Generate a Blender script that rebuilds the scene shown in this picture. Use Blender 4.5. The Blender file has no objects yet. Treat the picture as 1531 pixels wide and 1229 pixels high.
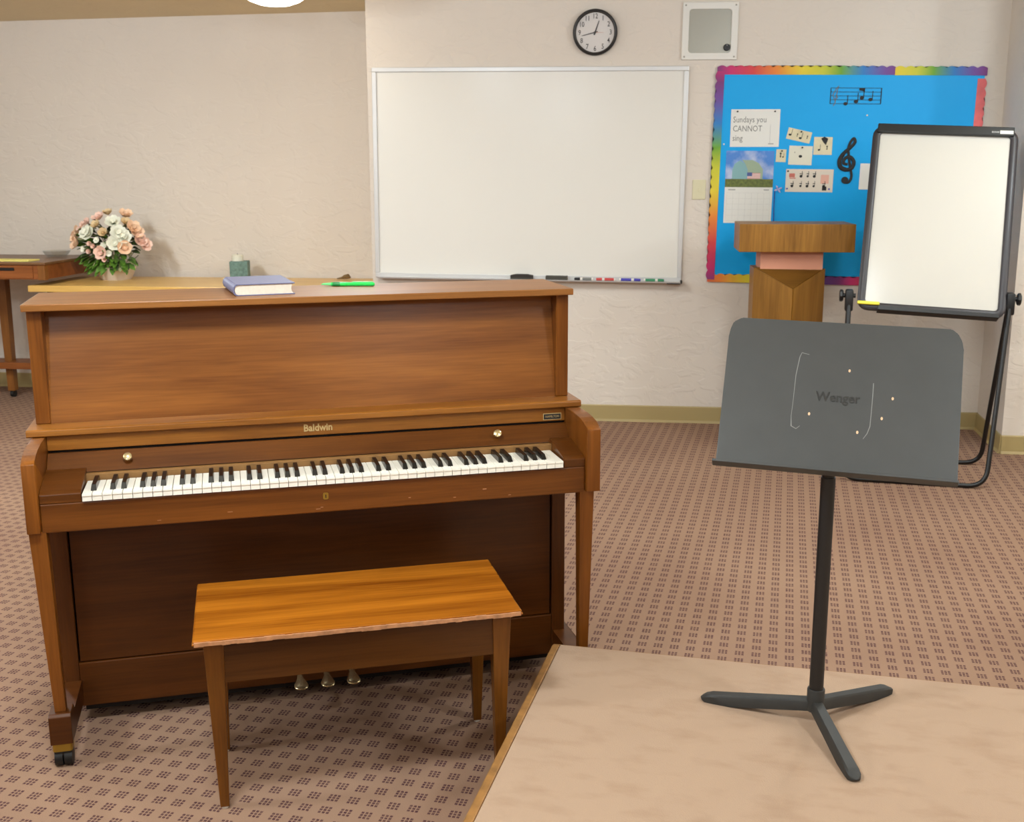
import bpy, bmesh, math, random
from mathutils import Vector, Matrix, Euler
random.seed(7)
PI = math.pi
S = bpy.context.scene
COL = S.collection

# ------------------------------------------------------------------ camera, world, lights, exposure
cam_d = bpy.data.cameras.new('camera')
cam = bpy.data.objects.new('camera', cam_d)
COL.objects.link(cam)
CAM_H = 1.4723
ya, ti, ro = math.radians(-7.0666), math.radians(12.0255), math.radians(-0.2076)
fw = Vector((math.sin(ya)*math.cos(ti), math.cos(ya)*math.cos(ti), -math.sin(ti)))
rt = Vector((math.cos(ya), -math.sin(ya), 0))
up = rt.cross(fw)
R_ = math.cos(ro)*rt + math.sin(ro)*up
U_ = -math.sin(ro)*rt + math.cos(ro)*up
m = Matrix(((R_.x, U_.x, -fw.x, 0), (R_.y, U_.y, -fw.y, 0), (R_.z, U_.z, -fw.z, CAM_H), (0, 0, 0, 1)))
cam.matrix_world = m
cam_d.sensor_fit = 'HORIZONTAL'
cam_d.sensor_width = 36.0
cam_d.lens = 36.0*1664.67/1531.0
cam_d.clip_start = 0.05
cam_d.dof.use_dof = True
cam_d.dof.focus_distance = 2.75
cam_d.dof.aperture_fstop = 10.0
S.camera = cam

w = bpy.data.worlds.new('world')
S.world = w
w.use_nodes = True
w.node_tree.nodes['Background'].inputs[0].default_value = (0.9, 0.95, 1.0, 1)
w.node_tree.nodes['Background'].inputs[1].default_value = 0.3

S.view_settings.view_transform = 'Standard'
S.view_settings.look = 'None'
S.view_settings.gamma = 1.0
S.view_settings.use_curve_mapping = False
S.view_settings.exposure = 0.70

CEIL = 2.478
LAMP_COL = (0.82, 0.925, 1.0)
def unseen_ceiling_light(x, y, power, down, size=0.15):
    ld = bpy.data.lights.new('unseen_ceiling_light', 'POINT')          # bare light shining to every side, no dome modelled
    ld.shadow_soft_size = size; ld.energy = power; ld.color = LAMP_COL
    o = bpy.data.objects.new('unseen_ceiling_light', ld)
    o.location = (x, y, CEIL-0.20)
    COL.objects.link(o)
    ld.energy = power*(1.0-down)
    if down > 0:
        ad = bpy.data.lights.new('unseen_ceiling_light', 'AREA')       # added disk, sends more light down than onto the upper walls
        ad.shape = 'DISK'; ad.size = 0.34; ad.energy = power*down*0.36; ad.color = LAMP_COL
        o = bpy.data.objects.new('unseen_ceiling_light', ad)
        o.location = (x, y, CEIL-0.36)
        COL.objects.link(o)
for lx, ly, p, dn in ((-3.3, 1.65, 78, 0.3), (-0.9, 1.65, 64, 0.45), (1.5, 1.65, 44, 0.45),  # some placed from glare on the boards, the rest added unseen for lighting
                  (-3.5, 4.6, 78, 0.4), (-1.2, 4.6, 38, 0.75), (0.9, 4.0, 28, 0.4), (2.0, 4.8, 30, 0.3),
                  (-3.3, -0.9, 30, 0.4), (-0.9, -0.9, 30, 0.4), (1.5, -0.9, 30, 0.4), (3.6, 3.2, 44, 0)):
    unseen_ceiling_light(lx, ly, p, dn)

# ------------------------------------------------------------------ materials
def srgb(r, g, b):
    def f(c):
        c /= 255.0
        return c/12.92 if c <= 0.04045 else ((c+0.055)/1.055)**2.4
    return (f(r), f(g), f(b), 1.0)

def new_mat(name):
    m = bpy.data.materials.new(name)
    m.use_nodes = True
    nt = m.node_tree
    return m, nt, nt.nodes['Principled BSDF']

def plain(name, col, rough=0.5, metal=0.0, spec=0.5, coat=0.0, noise=0.0, nscale=30, bump=0.0, bscale=200):
    m, nt, b = new_mat(name)
    b.inputs['Base Color'].default_value = col
    b.inputs['Roughness'].default_value = rough
    b.inputs['Metallic'].default_value = metal
    b.inputs['Specular IOR Level'].default_value = spec
    b.inputs['Coat Weight'].default_value = coat
    b.inputs['Coat Roughness'].default_value = 0.15
    tc = nt.nodes.new('ShaderNodeTexCoord')
    if noise > 0:
        n = nt.nodes.new('ShaderNodeTexNoise'); n.inputs['Scale'].default_value = nscale; n.inputs['Detail'].default_value = 5
        nt.links.new(tc.outputs['Object'], n.inputs['Vector'])
        r = nt.nodes.new('ShaderNodeValToRGB')
        r.color_ramp.elements[0].position = 0.3; r.color_ramp.elements[1].position = 0.7
        r.color_ramp.elements[0].color = tuple(c*(1-noise) for c in col[:3])+(1,)
        r.color_ramp.elements[1].color = tuple(min(1, c*(1+noise)) for c in col[:3])+(1,)
        nt.links.new(n.outputs['Fac'], r.inputs['Fac'])
        nt.links.new(r.outputs['Color'], b.inputs['Base Color'])
    if bump > 0:
        n2 = nt.nodes.new('ShaderNodeTexNoise'); n2.inputs['Scale'].default_value = bscale; n2.inputs['Detail'].default_value = 4
        nt.links.new(tc.outputs['Object'], n2.inputs['Vector'])
        bp = nt.nodes.new('ShaderNodeBump'); bp.inputs['Strength'].default_value = bump; bp.inputs['Distance'].default_value = 0.004
        nt.links.new(n2.outputs['Fac'], bp.inputs['Height'])
        nt.links.new(bp.outputs['Normal'], b.inputs['Normal'])
    return m

def wood(name, dark, light, axis='x', rough=0.32, fig=1.0, coat=0.0, seed=0.0, lo=0.3, hi=0.72, spec=0.32, fine=0.34):
    """varnished wood with grain running along AXIS of the object"""
    m, nt, b = new_mat(name)
    N, L = nt.nodes, nt.links
    tc = N.new('ShaderNodeTexCoord')
    def mapping(sc):
        mp = N.new('ShaderNodeMapping')
        mp.inputs['Scale'].default_value = sc
        mp.inputs['Location'].default_value = (seed, seed*1.7, seed*0.6)
        L.new(tc.outputs['Object'], mp.inputs['Vector'])
        return mp
    def sc(along, across):
        return {'x': (along, across, across), 'y': (across, along, across), 'z': (across, across, along)}[axis]
    n1 = N.new('ShaderNodeTexNoise'); n1.inputs['Scale'].default_value = 0.8*fig; n1.inputs['Detail'].default_value = 3; n1.inputs['Distortion'].default_value = 1.2
    L.new(mapping(sc(1.3, 14)).outputs[0], n1.inputs['Vector'])
    n2 = N.new('ShaderNodeTexNoise'); n2.inputs['Scale'].default_value = 1.0; n2.inputs['Detail'].default_value = 6
    L.new(mapping(sc(7, 190)).outputs[0], n2.inputs['Vector'])
    mx = N.new('ShaderNodeMath'); mx.operation = 'MULTIPLY_ADD'
    L.new(n2.outputs['Fac'], mx.inputs[0]); mx.inputs[1].default_value = fine
    ml = N.new('ShaderNodeMath'); ml.operation = 'MULTIPLY'
    L.new(n1.outputs['Fac'], ml.inputs[0]); ml.inputs[1].default_value = 1-fine
    L.new(ml.outputs[0], mx.inputs[2])
    r = N.new('ShaderNodeValToRGB')
    r.color_ramp.elements[0].position = lo; r.color_ramp.elements[1].position = hi
    r.color_ramp.elements[0].color = dark; r.color_ramp.elements[1].color = light
    L.new(mx.outputs[0], r.inputs['Fac']); L.new(r.outputs['Color'], b.inputs['Base Color'])
    b.inputs['Roughness'].default_value = rough
    b.inputs['Specular IOR Level'].default_value = spec
    b.inputs['Coat Weight'].default_value = coat; b.inputs['Coat Roughness'].default_value = 0.12
    bp = N.new('ShaderNodeBump'); bp.inputs['Strength'].default_value = 0.06; bp.inputs['Distance'].default_value = 0.002
    L.new(n2.outputs['Fac'], bp.inputs['Height']); L.new(bp.outputs['Normal'], b.inputs['Normal'])
    return m

WD, WL = srgb(84, 42, 9), srgb(140, 82, 27)
M = {}
M['walnut_x'] = wood('walnut_along', WD, WL, 'x')
M['walnut_z'] = wood('walnut_upright', WD, WL, 'z')
M['walnut_y'] = wood('walnut_deep', WD, WL, 'y')
M['walnut_panel'] = wood('walnut_veneer', srgb(102, 55, 16), srgb(150, 92, 36), 'x', rough=0.30, fig=0.9, seed=3.1)
M['walnut_dark'] = wood('walnut_dark', srgb(70, 35, 9), srgb(106, 60, 20), 'x', rough=0.28, seed=5)
M['walnut_slip'] = wood('walnut_slip', srgb(84, 44, 10), srgb(126, 72, 24), 'x', rough=0.34, seed=6)
M['walnut_low_shaded'] = wood('walnut_low_shaded', srgb(60, 28, 5), srgb(94, 50, 13), 'x', rough=0.34, seed=2)  # darker walnut, the shade below the keyboard is put into its colour
M['walnut_sheen'] = wood('walnut_sheen', srgb(112, 64, 18), srgb(168, 108, 44), 'x', rough=0.28, seed=11, spec=0.45)  # lighter walnut, the gloss on shelf and name board is painted in
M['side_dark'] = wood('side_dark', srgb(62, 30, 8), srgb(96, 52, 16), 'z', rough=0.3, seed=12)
M['lid_wood'] = wood('lid_wood', srgb(118, 72, 30), srgb(160, 106, 54), 'x', rough=0.36, seed=8)
M['bench_top'] = wood('bench_top', srgb(108, 52, 8), srgb(184, 112, 30), 'x', rough=0.26, fig=0.7, seed=4.2, lo=0.34, hi=0.68, fine=0.22)
M['bench_leg'] = wood('bench_leg', srgb(86, 48, 12), srgb(130, 80, 26), 'z', rough=0.33, seed=1.3)
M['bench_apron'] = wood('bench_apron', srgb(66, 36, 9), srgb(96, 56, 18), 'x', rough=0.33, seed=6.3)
M['worn'] = plain('worn_lit_edge', srgb(182, 130, 92), 0.35, noise=0.32, nscale=45)
M['felt_strip'] = plain('pale_wood_strip', srgb(138, 98, 52), 0.6, noise=0.12, nscale=40)
M['ivory'] = plain('ivory_plastic', srgb(242, 238, 226), 0.3)
M['ebony'] = plain('black_key_plastic', srgb(20, 19, 19), 0.22)
M['brass'] = plain('brass', srgb(200, 165, 90), 0.28, 0.9)
M['pedal_brass'] = plain('pale_brass', srgb(222, 204, 158), 0.25, 0.85)
M['brass_dark'] = plain('worn_brass', srgb(170, 140, 60), 0.4, 0.85)
M['rubber'] = plain('black_rubber', srgb(22, 22, 22), 0.5)
M['gold_print'] = plain('gold_print', srgb(196, 168, 116), 0.45, 0.2)
M['dark_gap'] = plain('dark_gap', srgb(20, 12, 8), 0.8)
M['stand_grey'] = plain('stand_grey_plastic', srgb(65, 66, 66), 0.5, noise=0.05, nscale=14, bump=0.08, bscale=900)
M['stand_dark'] = plain('stand_dark_paint', srgb(24, 22, 22), 0.45)
M['stand_foot'] = plain('stand_foot_paint', srgb(44, 43, 41), 0.6, noise=0.12, nscale=25)
M['stand_mark'] = plain('scratch_grey', srgb(130, 130, 128), 0.6)
M['stand_emboss'] = plain('embossed_grey', srgb(48, 48, 48), 0.4)
M['speck'] = plain('pale_speck', srgb(226, 190, 150), 0.6)
M['white_paper'] = plain('white_paper', srgb(226, 224, 218), 0.7)
M['cream_paper'] = plain('cream_paper', srgb(216, 205, 172), 0.7, noise=0.06, nscale=20)
M['ink'] = plain('black_ink', srgb(30, 30, 32), 0.7)
M['ink_grey'] = plain('grey_ink', srgb(120, 120, 116), 0.7)
M['ink_pale'] = plain('pale_ink', srgb(170, 168, 166), 0.7)
M['ink_red'] = plain('red_ink', srgb(196, 110, 96), 0.7)
M['ink_pink'] = plain('pink_ink', srgb(222, 168, 150), 0.7)
M['alu'] = plain('brushed_aluminium', srgb(206, 204, 202), 0.4, 0.35)
M['whiteboard'] = plain('whiteboard_enamel', srgb(226, 222, 214), 0.22, spec=0.14)
M['easel_white'] = plain('easel_board_enamel', srgb(202, 197, 188), 0.17, spec=0.14)
M['dark_frame'] = plain('dark_plastic_frame', srgb(46, 42, 46), 0.4)
M['black_metal'] = plain('black_metal', srgb(12, 11, 11), 0.35)
M['black_plastic'] = plain('black_plastic', srgb(18, 17, 18), 0.45)
M['yellow'] = plain('yellow_plastic', srgb(232, 216, 60), 0.5)
M['green_pen'] = plain('green_plastic', srgb(40, 214, 90), 0.25)
M['green_pale'] = plain('pale_green_plastic', srgb(120, 232, 140), 0.25)
M['green_dark'] = plain('dark_green_grip', srgb(10, 130, 60), 0.4)
M['book_blue'] = plain('blue_grey_cloth', srgb(104, 106, 140), 0.5, noise=0.05, nscale=60)
M['page'] = plain('page_edges', srgb(226, 214, 198), 0.8, noise=0.05, nscale=150)
M['white_plastic'] = plain('white_plastic', srgb(224, 220, 212), 0.45)
M['switch'] = plain('beige_plate', srgb(212, 204, 170), 0.5)
M['panel_grey'] = plain('grey_mesh_panel', srgb(158, 154, 142), 0.35, 0.3)
M['eraser'] = plain('eraser_felt', srgb(70, 68, 60), 0.8)
M['eraser_dark'] = plain('eraser_dark', srgb(48, 42, 38), 0.8)
M['red'] = plain('marker_red', srgb(200, 70, 66), 0.5)
M['blue'] = plain('marker_blue', srgb(70, 66, 170), 0.5)
M['green'] = plain('marker_green', srgb(60, 140, 100), 0.5)
M['oak_z'] = wood('oak_upright', srgb(112, 72, 18), srgb(166, 116, 46), 'z', rough=0.4, fig=1.3, seed=2.7)
M['oak_flat'] = wood('oak_prow', srgb(118, 78, 22), srgb(160, 112, 44), 'z', rough=0.42, seed=9)
M['oak_dark'] = wood('oak_dark', srgb(86, 54, 14), srgb(122, 82, 28), 'x', rough=0.42, seed=3)
M['salmon'] = plain('salmon_board', srgb(206, 142, 114), 0.6)
M['maple'] = wood('yellow_maple', srgb(206, 160, 82), srgb(232, 192, 116), 'x', rough=0.30, seed=1)
M['desk_wood'] = wood('desk_red_wood', srgb(110, 58, 24), srgb(156, 92, 46), 'x', rough=0.36, seed=7)
M['desk_top'] = wood('desk_top_wood', srgb(96, 66, 42), srgb(132, 94, 62), 'x', rough=0.34, seed=7.7)
M['desk_leg'] = wood('desk_leg_wood', srgb(104, 62, 24), srgb(146, 92, 42), 'z', rough=0.4, seed=2.2)
M['teal'] = plain('teal_mottled_wax', srgb(96, 124, 116), 0.6, noise=0.3, nscale=60)
M['wax'] = plain('white_wax', srgb(222, 218, 200), 0.5)
M['brown'] = plain('brown_wood_bit', srgb(120, 92, 48), 0.6, noise=0.3, nscale=90)
M['pot'] = plain('cream_ceramic', srgb(214, 198, 182), 0.4)
M['leaf'] = plain('leaf_green', srgb(84, 122, 36), 0.55, noise=0.35, nscale=25)
M['leaf_dark'] = plain('leaf_dark_green', srgb(62, 78, 38), 0.6, noise=0.35, nscale=25)
M['leaf_pale'] = plain('leaf_pale_green', srgb(168, 164, 118), 0.6, noise=0.25, nscale=25)
M['peach'] = plain('peach_petal', srgb(244, 206, 172), 0.6, noise=0.12, nscale=40)
M['pink'] = plain('pink_petal', srgb(240, 202, 184), 0.6, noise=0.12, nscale=40)
M['white_petal'] = plain('white_petal', srgb(234, 232, 214), 0.6, noise=0.06, nscale=40)
M['clock_black'] = plain('clock_black', srgb(34, 30, 30), 0.4)
M['clock_face'] = plain('clock_face', srgb(220, 214, 210), 0.5)
M['riser_trim'] = plain('riser_trim', srgb(140, 98, 48), 0.6, noise=0.25, nscale=30)
M['baseboard'] = plain('olive_rubber_base', srgb(166, 146, 98), 0.5)

def glass_mat(name, alpha=0.12, tint=(1, 1, 1, 1)):
    m, nt, b = new_mat(name)
    N, L = nt.nodes, nt.links
    N.remove(b)
    t = N.new('ShaderNodeBsdfTransparent'); t.inputs[0].default_value = tint
    g = N.new('ShaderNodeBsdfGlossy'); g.inputs['Roughness'].default_value = 0.03
    mx = N.new('ShaderNodeMixShader'); mx.inputs[0].default_value = alpha
    L.new(t.outputs[0], mx.inputs[1]); L.new(g.outputs[0], mx.inputs[2])
    L.new(mx.outputs[0], N['Material Output'].inputs['Surface'])
    return m
M['clock_glass'] = glass_mat('clock_glass', 0.03)
M['dish_glass'] = glass_mat('dish_glass', 0.22, (0.93, 0.95, 0.95, 1))

def emit(name, col, strength):
    m, nt, b = new_mat(name)
    b.inputs['Base Color'].default_value = (0.9, 0.9, 0.85, 1)
    b.inputs['Emission Color'].default_value = col
    b.inputs['Emission Strength'].default_value = strength
    return m
M['lamp_glass'] = emit('lamp_glass', (1.0, 0.93, 0.8, 1), 7.0)

def wall_mat(name, col):
    m, nt, b = new_mat(name)
    N, L = nt.nodes, nt.links
    tc = N.new('ShaderNodeTexCoord')
    n = N.new('ShaderNodeTexNoise'); n.inputs['Scale'].default_value = 1.6; n.inputs['Detail'].default_value = 3
    L.new(tc.outputs['Object'], n.inputs['Vector'])
    r = N.new('ShaderNodeValToRGB'); r.color_ramp.elements[0].position = 0.35; r.color_ramp.elements[1].position = 0.7
    r.color_ramp.elements[0].color = tuple(c*0.96 for c in col[:3])+(1,); r.color_ramp.elements[1].color = col
    L.new(n.outputs['Fac'], r.inputs['Fac']); L.new(r.outputs['Color'], b.inputs['Base Color'])
    b.inputs['Roughness'].default_value = 0.75; b.inputs['Specular IOR Level'].default_value = 0.2
    # knock-down plaster: stretched ridges and flat islands
    mp = N.new('ShaderNodeMapping'); mp.inputs['Scale'].default_value = (1.0, 1.0, 1.7)
    L.new(tc.outputs['Object'], mp.inputs['Vector'])
    v = N.new('ShaderNodeTexNoise'); v.inputs['Scale'].default_value = 7.5; v.inputs['Detail'].default_value = 7; v.inputs['Distortion'].default_value = 0.8
    L.new(mp.outputs[0], v.inputs['Vector'])
    r2 = N.new('ShaderNodeValToRGB'); r2.color_ramp.elements[0].position = 0.47; r2.color_ramp.elements[1].position = 0.56
    L.new(v.outputs['Fac'], r2.inputs['Fac'])
    bp = N.new('ShaderNodeBump'); bp.inputs['Strength'].default_value = 0.28; bp.inputs['Distance'].default_value = 0.006
    L.new(r2.outputs['Color'], bp.inputs['Height']); L.new(bp.outputs['Normal'], b.inputs['Normal'])
    return m
M['wall'] = wall_mat('plaster_wall', srgb(221, 210, 198))
M['ceiling'] = wall_mat('plaster_ceiling', srgb(224, 208, 174))

STAGE_ANG = math.radians(-6.75)
def carpet_mat():
    m, nt, b = new_mat('patterned_carpet')
    N, L = nt.nodes, nt.links
    tc = N.new('ShaderNodeTexCoord')
    mp = N.new('ShaderNodeMapping'); mp.inputs['Rotation'].default_value = (0, 0, -STAGE_ANG)
    L.new(tc.outputs['Object'], mp.inputs['Vector'])
    nz = N.new('ShaderNodeTexNoise'); nz.inputs['Scale'].default_value = 260; nz.inputs['Detail'].default_value = 2
    L.new(tc.outputs['Object'], nz.inputs['Vector'])
    # wobble so that the stitches are not ruler straight
    ws = N.new('ShaderNodeVectorMath'); ws.operation = 'SCALE'; ws.inputs['Scale'].default_value = 0.0028
    wsub = N.new('ShaderNodeVectorMath'); wsub.operation = 'SUBTRACT'; wsub.inputs[1].default_value = (0.5, 0.5, 0.5)
    L.new(nz.outputs['Color'], wsub.inputs[0]); L.new(wsub.outputs[0], ws.inputs[0])
    ad = N.new('ShaderNodeVectorMath'); ad.operation = 'ADD'
    L.new(mp.outputs[0], ad.inputs[0]); L.new(ws.outputs[0], ad.inputs[1])
    sp = N.new('ShaderNodeSeparateXYZ'); L.new(ad.outputs[0], sp.inputs[0])
    def math_(op, a, bb, c=None):
        n = N.new('ShaderNodeMath'); n.operation = op
        for i, x in enumerate((a, bb, c)):
            if x is None: continue
            if isinstance(x, (int, float)): n.inputs[i].default_value = x
            else: L.new(x, n.inputs[i])
        return n.outputs[0]
    def axis(out, pitch, size, n_sub, duty):
        f = math_('MULTIPLY', math_('FRACT', math_('DIVIDE', out, pitch), 0), pitch)      # metres inside the cell
        inside = math_('LESS_THAN', f, size)
        g = math_('FRACT', math_('DIVIDE', f, size/n_sub), 0)
        dash = math_('LESS_THAN', g, duty)
        return math_('MULTIPLY', inside, dash)
    ax = axis(sp.outputs['X'], 0.0508, 0.0300, 3, 0.68)
    ay = axis(sp.outputs['Y'], 0.0535, 0.0310, 3, 0.74)
    mask = math_('MULTIPLY', ax, ay)
    n3 = N.new('ShaderNodeTexNoise'); n3.inputs['Scale'].default_value = 90; n3.inputs['Detail'].default_value = 3
    L.new(tc.outputs['Object'], n3.inputs['Vector'])
    mk = math_('MULTIPLY', mask, math_('MULTIPLY_ADD', n3.outputs['Fac'], 0.9, 0.42))
    n4 = N.new('ShaderNodeTexNoise'); n4.inputs['Scale'].default_value = 1.4; n4.inputs['Detail'].default_value = 3
    L.new(tc.outputs['Object'], n4.inputs['Vector'])
    rb = N.new('ShaderNodeValToRGB')
    rb.color_ramp.elements[0].position = 0.3; rb.color_ramp.elements[1].position = 0.7
    rb.color_ramp.elements[0].color = srgb(142, 112, 93); rb.color_ramp.elements[1].color = srgb(153, 123, 102)
    L.new(n4.outputs['Fac'], rb.inputs['Fac'])
    mx = N.new('ShaderNodeMix'); mx.data_type = 'RGBA'
    L.new(mk, mx.inputs[0]); L.new(rb.outputs['Color'], mx.inputs[6]); mx.inputs[7].default_value = srgb(76, 47, 51)
    L.new(mx.outputs[2], b.inputs['Base Color'])
    b.inputs['Roughness'].default_value = 0.95; b.inputs['Specular IOR Level'].default_value = 0.1
    bp = N.new('ShaderNodeBump'); bp.inputs['Strength'].default_value = 0.35; bp.inputs['Distance'].default_value = 0.003
    L.new(nz.outputs['Fac'], bp.inputs['Height']); L.new(bp.outputs['Normal'], b.inputs['Normal'])
    return m
M['carpet'] = carpet_mat()

def riser_mat():
    m, nt, b = new_mat('beige_riser_carpet')
    N, L = nt.nodes, nt.links
    tc = N.new('ShaderNodeTexCoord')
    mp = N.new('ShaderNodeMapping'); mp.inputs['Scale'].default_value = (1.0, 2.2, 1)
    L.new(tc.outputs['Object'], mp.inputs['Vector'])
    n = N.new('ShaderNodeTexNoise'); n.inputs['Scale'].default_value = 9; n.inputs['Detail'].default_value = 6
    L.new(mp.outputs[0], n.inputs['Vector'])
    r = N.new('ShaderNodeValToRGB'); e = r.color_ramp.elements
    e[0].position = 0.25; e[0].color = srgb(158, 131, 109); e[1].position = 0.5; e[1].color = srgb(168, 142, 120)
    L.new(n.outputs['Fac'], r.inputs['Fac']); L.new(r.outputs['Color'], b.inputs['Base Color'])
    b.inputs['Roughness'].default_value = 0.95; b.inputs['Specular IOR Level'].default_value = 0.1
    n2 = N.new('ShaderNodeTexNoise'); n2.inputs['Scale'].default_value = 300
    L.new(tc.outputs['Object'], n2.inputs['Vector'])
    bp = N.new('ShaderNodeBump'); bp.inputs['Strength'].default_value = 0.4; bp.inputs['Distance'].default_value = 0.003
    L.new(n2.outputs['Fac'], bp.inputs['Height']); L.new(bp.outputs['Normal'], b.inputs['Normal'])
    return m
M['riser'] = riser_mat()

def paper_blue():
    m, nt, b = new_mat('blue_backing_paper')
    N, L = nt.nodes, nt.links
    tc = N.new('ShaderNodeTexCoord')
    n = N.new('ShaderNodeTexNoise'); n.inputs['Scale'].default_value = 3; n.inputs['Detail'].default_value = 3; n.inputs['Distortion'].default_value = 1
    L.new(tc.outputs['Object'], n.inputs['Vector'])
    b.inputs['Base Color'].default_value = srgb(0, 162, 232)
    b.inputs['Roughness'].default_value = 0.5; b.inputs['Specular IOR Level'].default_value = 0.3
    bp = N.new('ShaderNodeBump'); bp.inputs['Strength'].default_value = 0.25; bp.inputs['Distance'].default_value = 0.02
    L.new(n.outputs['Fac'], bp.inputs['Height']); L.new(bp.outputs['Normal'], b.inputs['Normal'])
    return m
M['blue_paper'] = paper_blue()

RAINBOW = [(0.0, (118, 50, 116)), (0.07, (196, 36, 106)), (0.2, (208, 60, 62)), (0.33, (226, 130, 44)), (0.47, (222, 200, 48)),
           (0.58, (196, 196, 50)), (0.68, (104, 160, 44)), (0.8, (40, 120, 190)), (0.92, (110, 70, 150)), (1.0, (118, 50, 116))]
def rainbow(name, axis, length, offset, flip=False):
    m, nt, b = new_mat(name)
    N, L = nt.nodes, nt.links
    tc = N.new('ShaderNodeTexCoord'); sp = N.new('ShaderNodeSeparateXYZ')
    L.new(tc.outputs['Object'], sp.inputs[0])
    ma = N.new('ShaderNodeMath'); ma.operation = 'MULTIPLY_ADD'
    L.new(sp.outputs['X' if axis == 'x' else 'Y'], ma.inputs[0]); ma.inputs[1].default_value = (-1 if flip else 1)/length; ma.inputs[2].default_value = offset
    fr = N.new('ShaderNodeMath'); fr.operation = 'FRACT'; L.new(ma.outputs[0], fr.inputs[0])
    r = N.new('ShaderNodeValToRGB')
    els = r.color_ramp.elements
    els[0].position = 0; els[0].color = srgb(*RAINBOW[0][1]); els[1].position = 1; els[1].color = srgb(*RAINBOW[-1][1])
    for p, c in RAINBOW[1:-1]:
        e = els.new(p); e.color = srgb(*c)
    L.new(fr.outputs[0], r.inputs['Fac'])
    L.new(r.outputs['Color'], b.inputs['Base Color'])
    b.inputs['Roughness'].default_value = 0.6
    return m

# ------------------------------------------------------------------ mesh helpers
class MB:
    """collects shapes into one mesh"""
    def __init__(self):
        self.bm = bmesh.new()
    def box(self, x0, x1, y0, y1, z0, z1, bev=0.0, mi=0):
        bm = self.bm
        vs = [bm.verts.new((x, y, z)) for x in (x0, x1) for y in (y0, y1) for z in (z0, z1)]
        q = ((0, 1, 3, 2), (4, 6, 7, 5), (0, 4, 5, 1), (2, 3, 7, 6), (0, 2, 6, 4), (1, 5, 7, 3))
        fs = [bm.faces.new([vs[i] for i in f]) for f in q]
        for f in fs: f.material_index = mi
        if bev > 0:
            es = {e for f in fs for e in f.edges}
            bmesh.ops.bevel(bm, geom=list(es), offset=bev, segments=2, affect='EDGES', profile=0.5)
        return self
    def hull(self, lower, upper, bev=0.0, mi=0):
        """prism between two same-length loops of 3-D points"""
        bm = self.bm
        a = [bm.verts.new(p) for p in lower]; b = [bm.verts.new(p) for p in upper]
        n = len(a)
        fs = [bm.faces.new(a[::-1]), bm.faces.new(b)]
        for i in range(n):
            j = (i+1) % n
            fs.append(bm.faces.new((a[i], a[j], b[j], b[i])))
        for f in fs: f.material_index = mi
        if bev > 0:
            es = {e for f in fs for e in f.edges}
            bmesh.ops.bevel(bm, geom=list(es), offset=bev, segments=2, affect='EDGES', profile=0.5)
        return self
    def prism(self, pts, axis, a, b, bev=0.0, mi=0):
        """2-D outline extruded along AXIS from a to b; outline is in the other two axes in x,y,z order"""
        def P(p, t):
            return {'x': (t, p[0], p[1]), 'y': (p[0], t, p[1]), 'z': (p[0], p[1], t)}[axis]
        return self.hull([P(p, a) for p in pts], [P(p, b) for p in pts], bev, mi)
    def cyl(self, p0, p1, r0, r1=None, n=16, mi=0):
        return self.tube([p0, p1], [r0, r0 if r1 is None else r1], n, mi)
    def tube(self, pts, radii, n=10, mi=0, flat=1.0, normal=None):
        bm = self.bm
        pts = [Vector(p) for p in pts]
        if not isinstance(radii, (list, tuple)): radii = [radii]*len(pts)
        rings = []
        ref = Vector(normal) if normal else None
        for i, p in enumerate(pts):
            t = (pts[min(i+1, len(pts)-1)] - pts[max(i-1, 0)]).normalized()
            if ref is None:
                ref = Vector((0, 0, 1)) if abs(t.z) < 0.9 else Vector((1, 0, 0))
            s = t.cross(ref)
            if s.length < 1e-6: s = t.orthogonal()
            s.normalize(); u = s.cross(t).normalized()
            if not normal: ref = u
            rings.append([bm.verts.new(p + s*math.cos(k*2*PI/n)*radii[i] + u*math.sin(k*2*PI/n)*radii[i]*flat) for k in range(n)])
        for i in range(len(rings)-1):
            for k in range(n):
                f = bm.faces.new((rings[i][k], rings[i][(k+1) % n], rings[i+1][(k+1) % n], rings[i+1][k])); f.material_index = mi
        f = bm.faces.new(rings[0][::-1]); f.material_index = mi
        f = bm.faces.new(rings[-1]); f.material_index = mi
        return self
    def lathe(self, prof, c=(0, 0, 0), n=24, mi=0, closed=False):
        """profile of (radius, z) turned about z"""
        bm = self.bm
        rings = []
        for r, z in prof:
            rings.append([bm.verts.new((c[0]+max(r, 1e-5)*math.cos(k*2*PI/n), c[1]+max(r, 1e-5)*math.sin(k*2*PI/n), c[2]+z)) for k in range(n)])
        for i in range(len(rings)-1):
            for k in range(n):
                f = bm.faces.new((rings[i][k], rings[i][(k+1) % n], rings[i+1][(k+1) % n], rings[i+1][k])); f.material_index = mi
        if closed:
            for k in range(n):
                f = bm.faces.new((rings[-1][k], rings[-1][(k+1) % n], rings[0][(k+1) % n], rings[0][k])); f.material_index = mi
        return self
    def poly(self, pts, z0, z1, mi=0):
        return self.hull([(x, y, z0) for x, y in pts], [(x, y, z1) for x, y in pts], 0, mi)
    def disc(self, x, y, r, z0, z1, n=16, mi=0, ry=None):
        return self.poly([(x+r*math.cos(k*2*PI/n), y+(ry or r)*math.sin(k*2*PI/n)) for k in range(n)], z0, z1, mi)
    def rrect(self, x0, x1, y0, y1, r, z0, z1, mi=0, n=5):
        pts = []
        for cx, cy, a in ((x1-r, y1-r, 0), (x0+r, y1-r, 90), (x0+r, y0+r, 180), (x1-r, y0+r, 270)):
            for k in range(n+1):
                t = math.radians(a+90*k/n); pts.append((cx+r*math.cos(t), cy+r*math.sin(t)))
        return self.poly(pts, z0, z1, mi)
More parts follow.
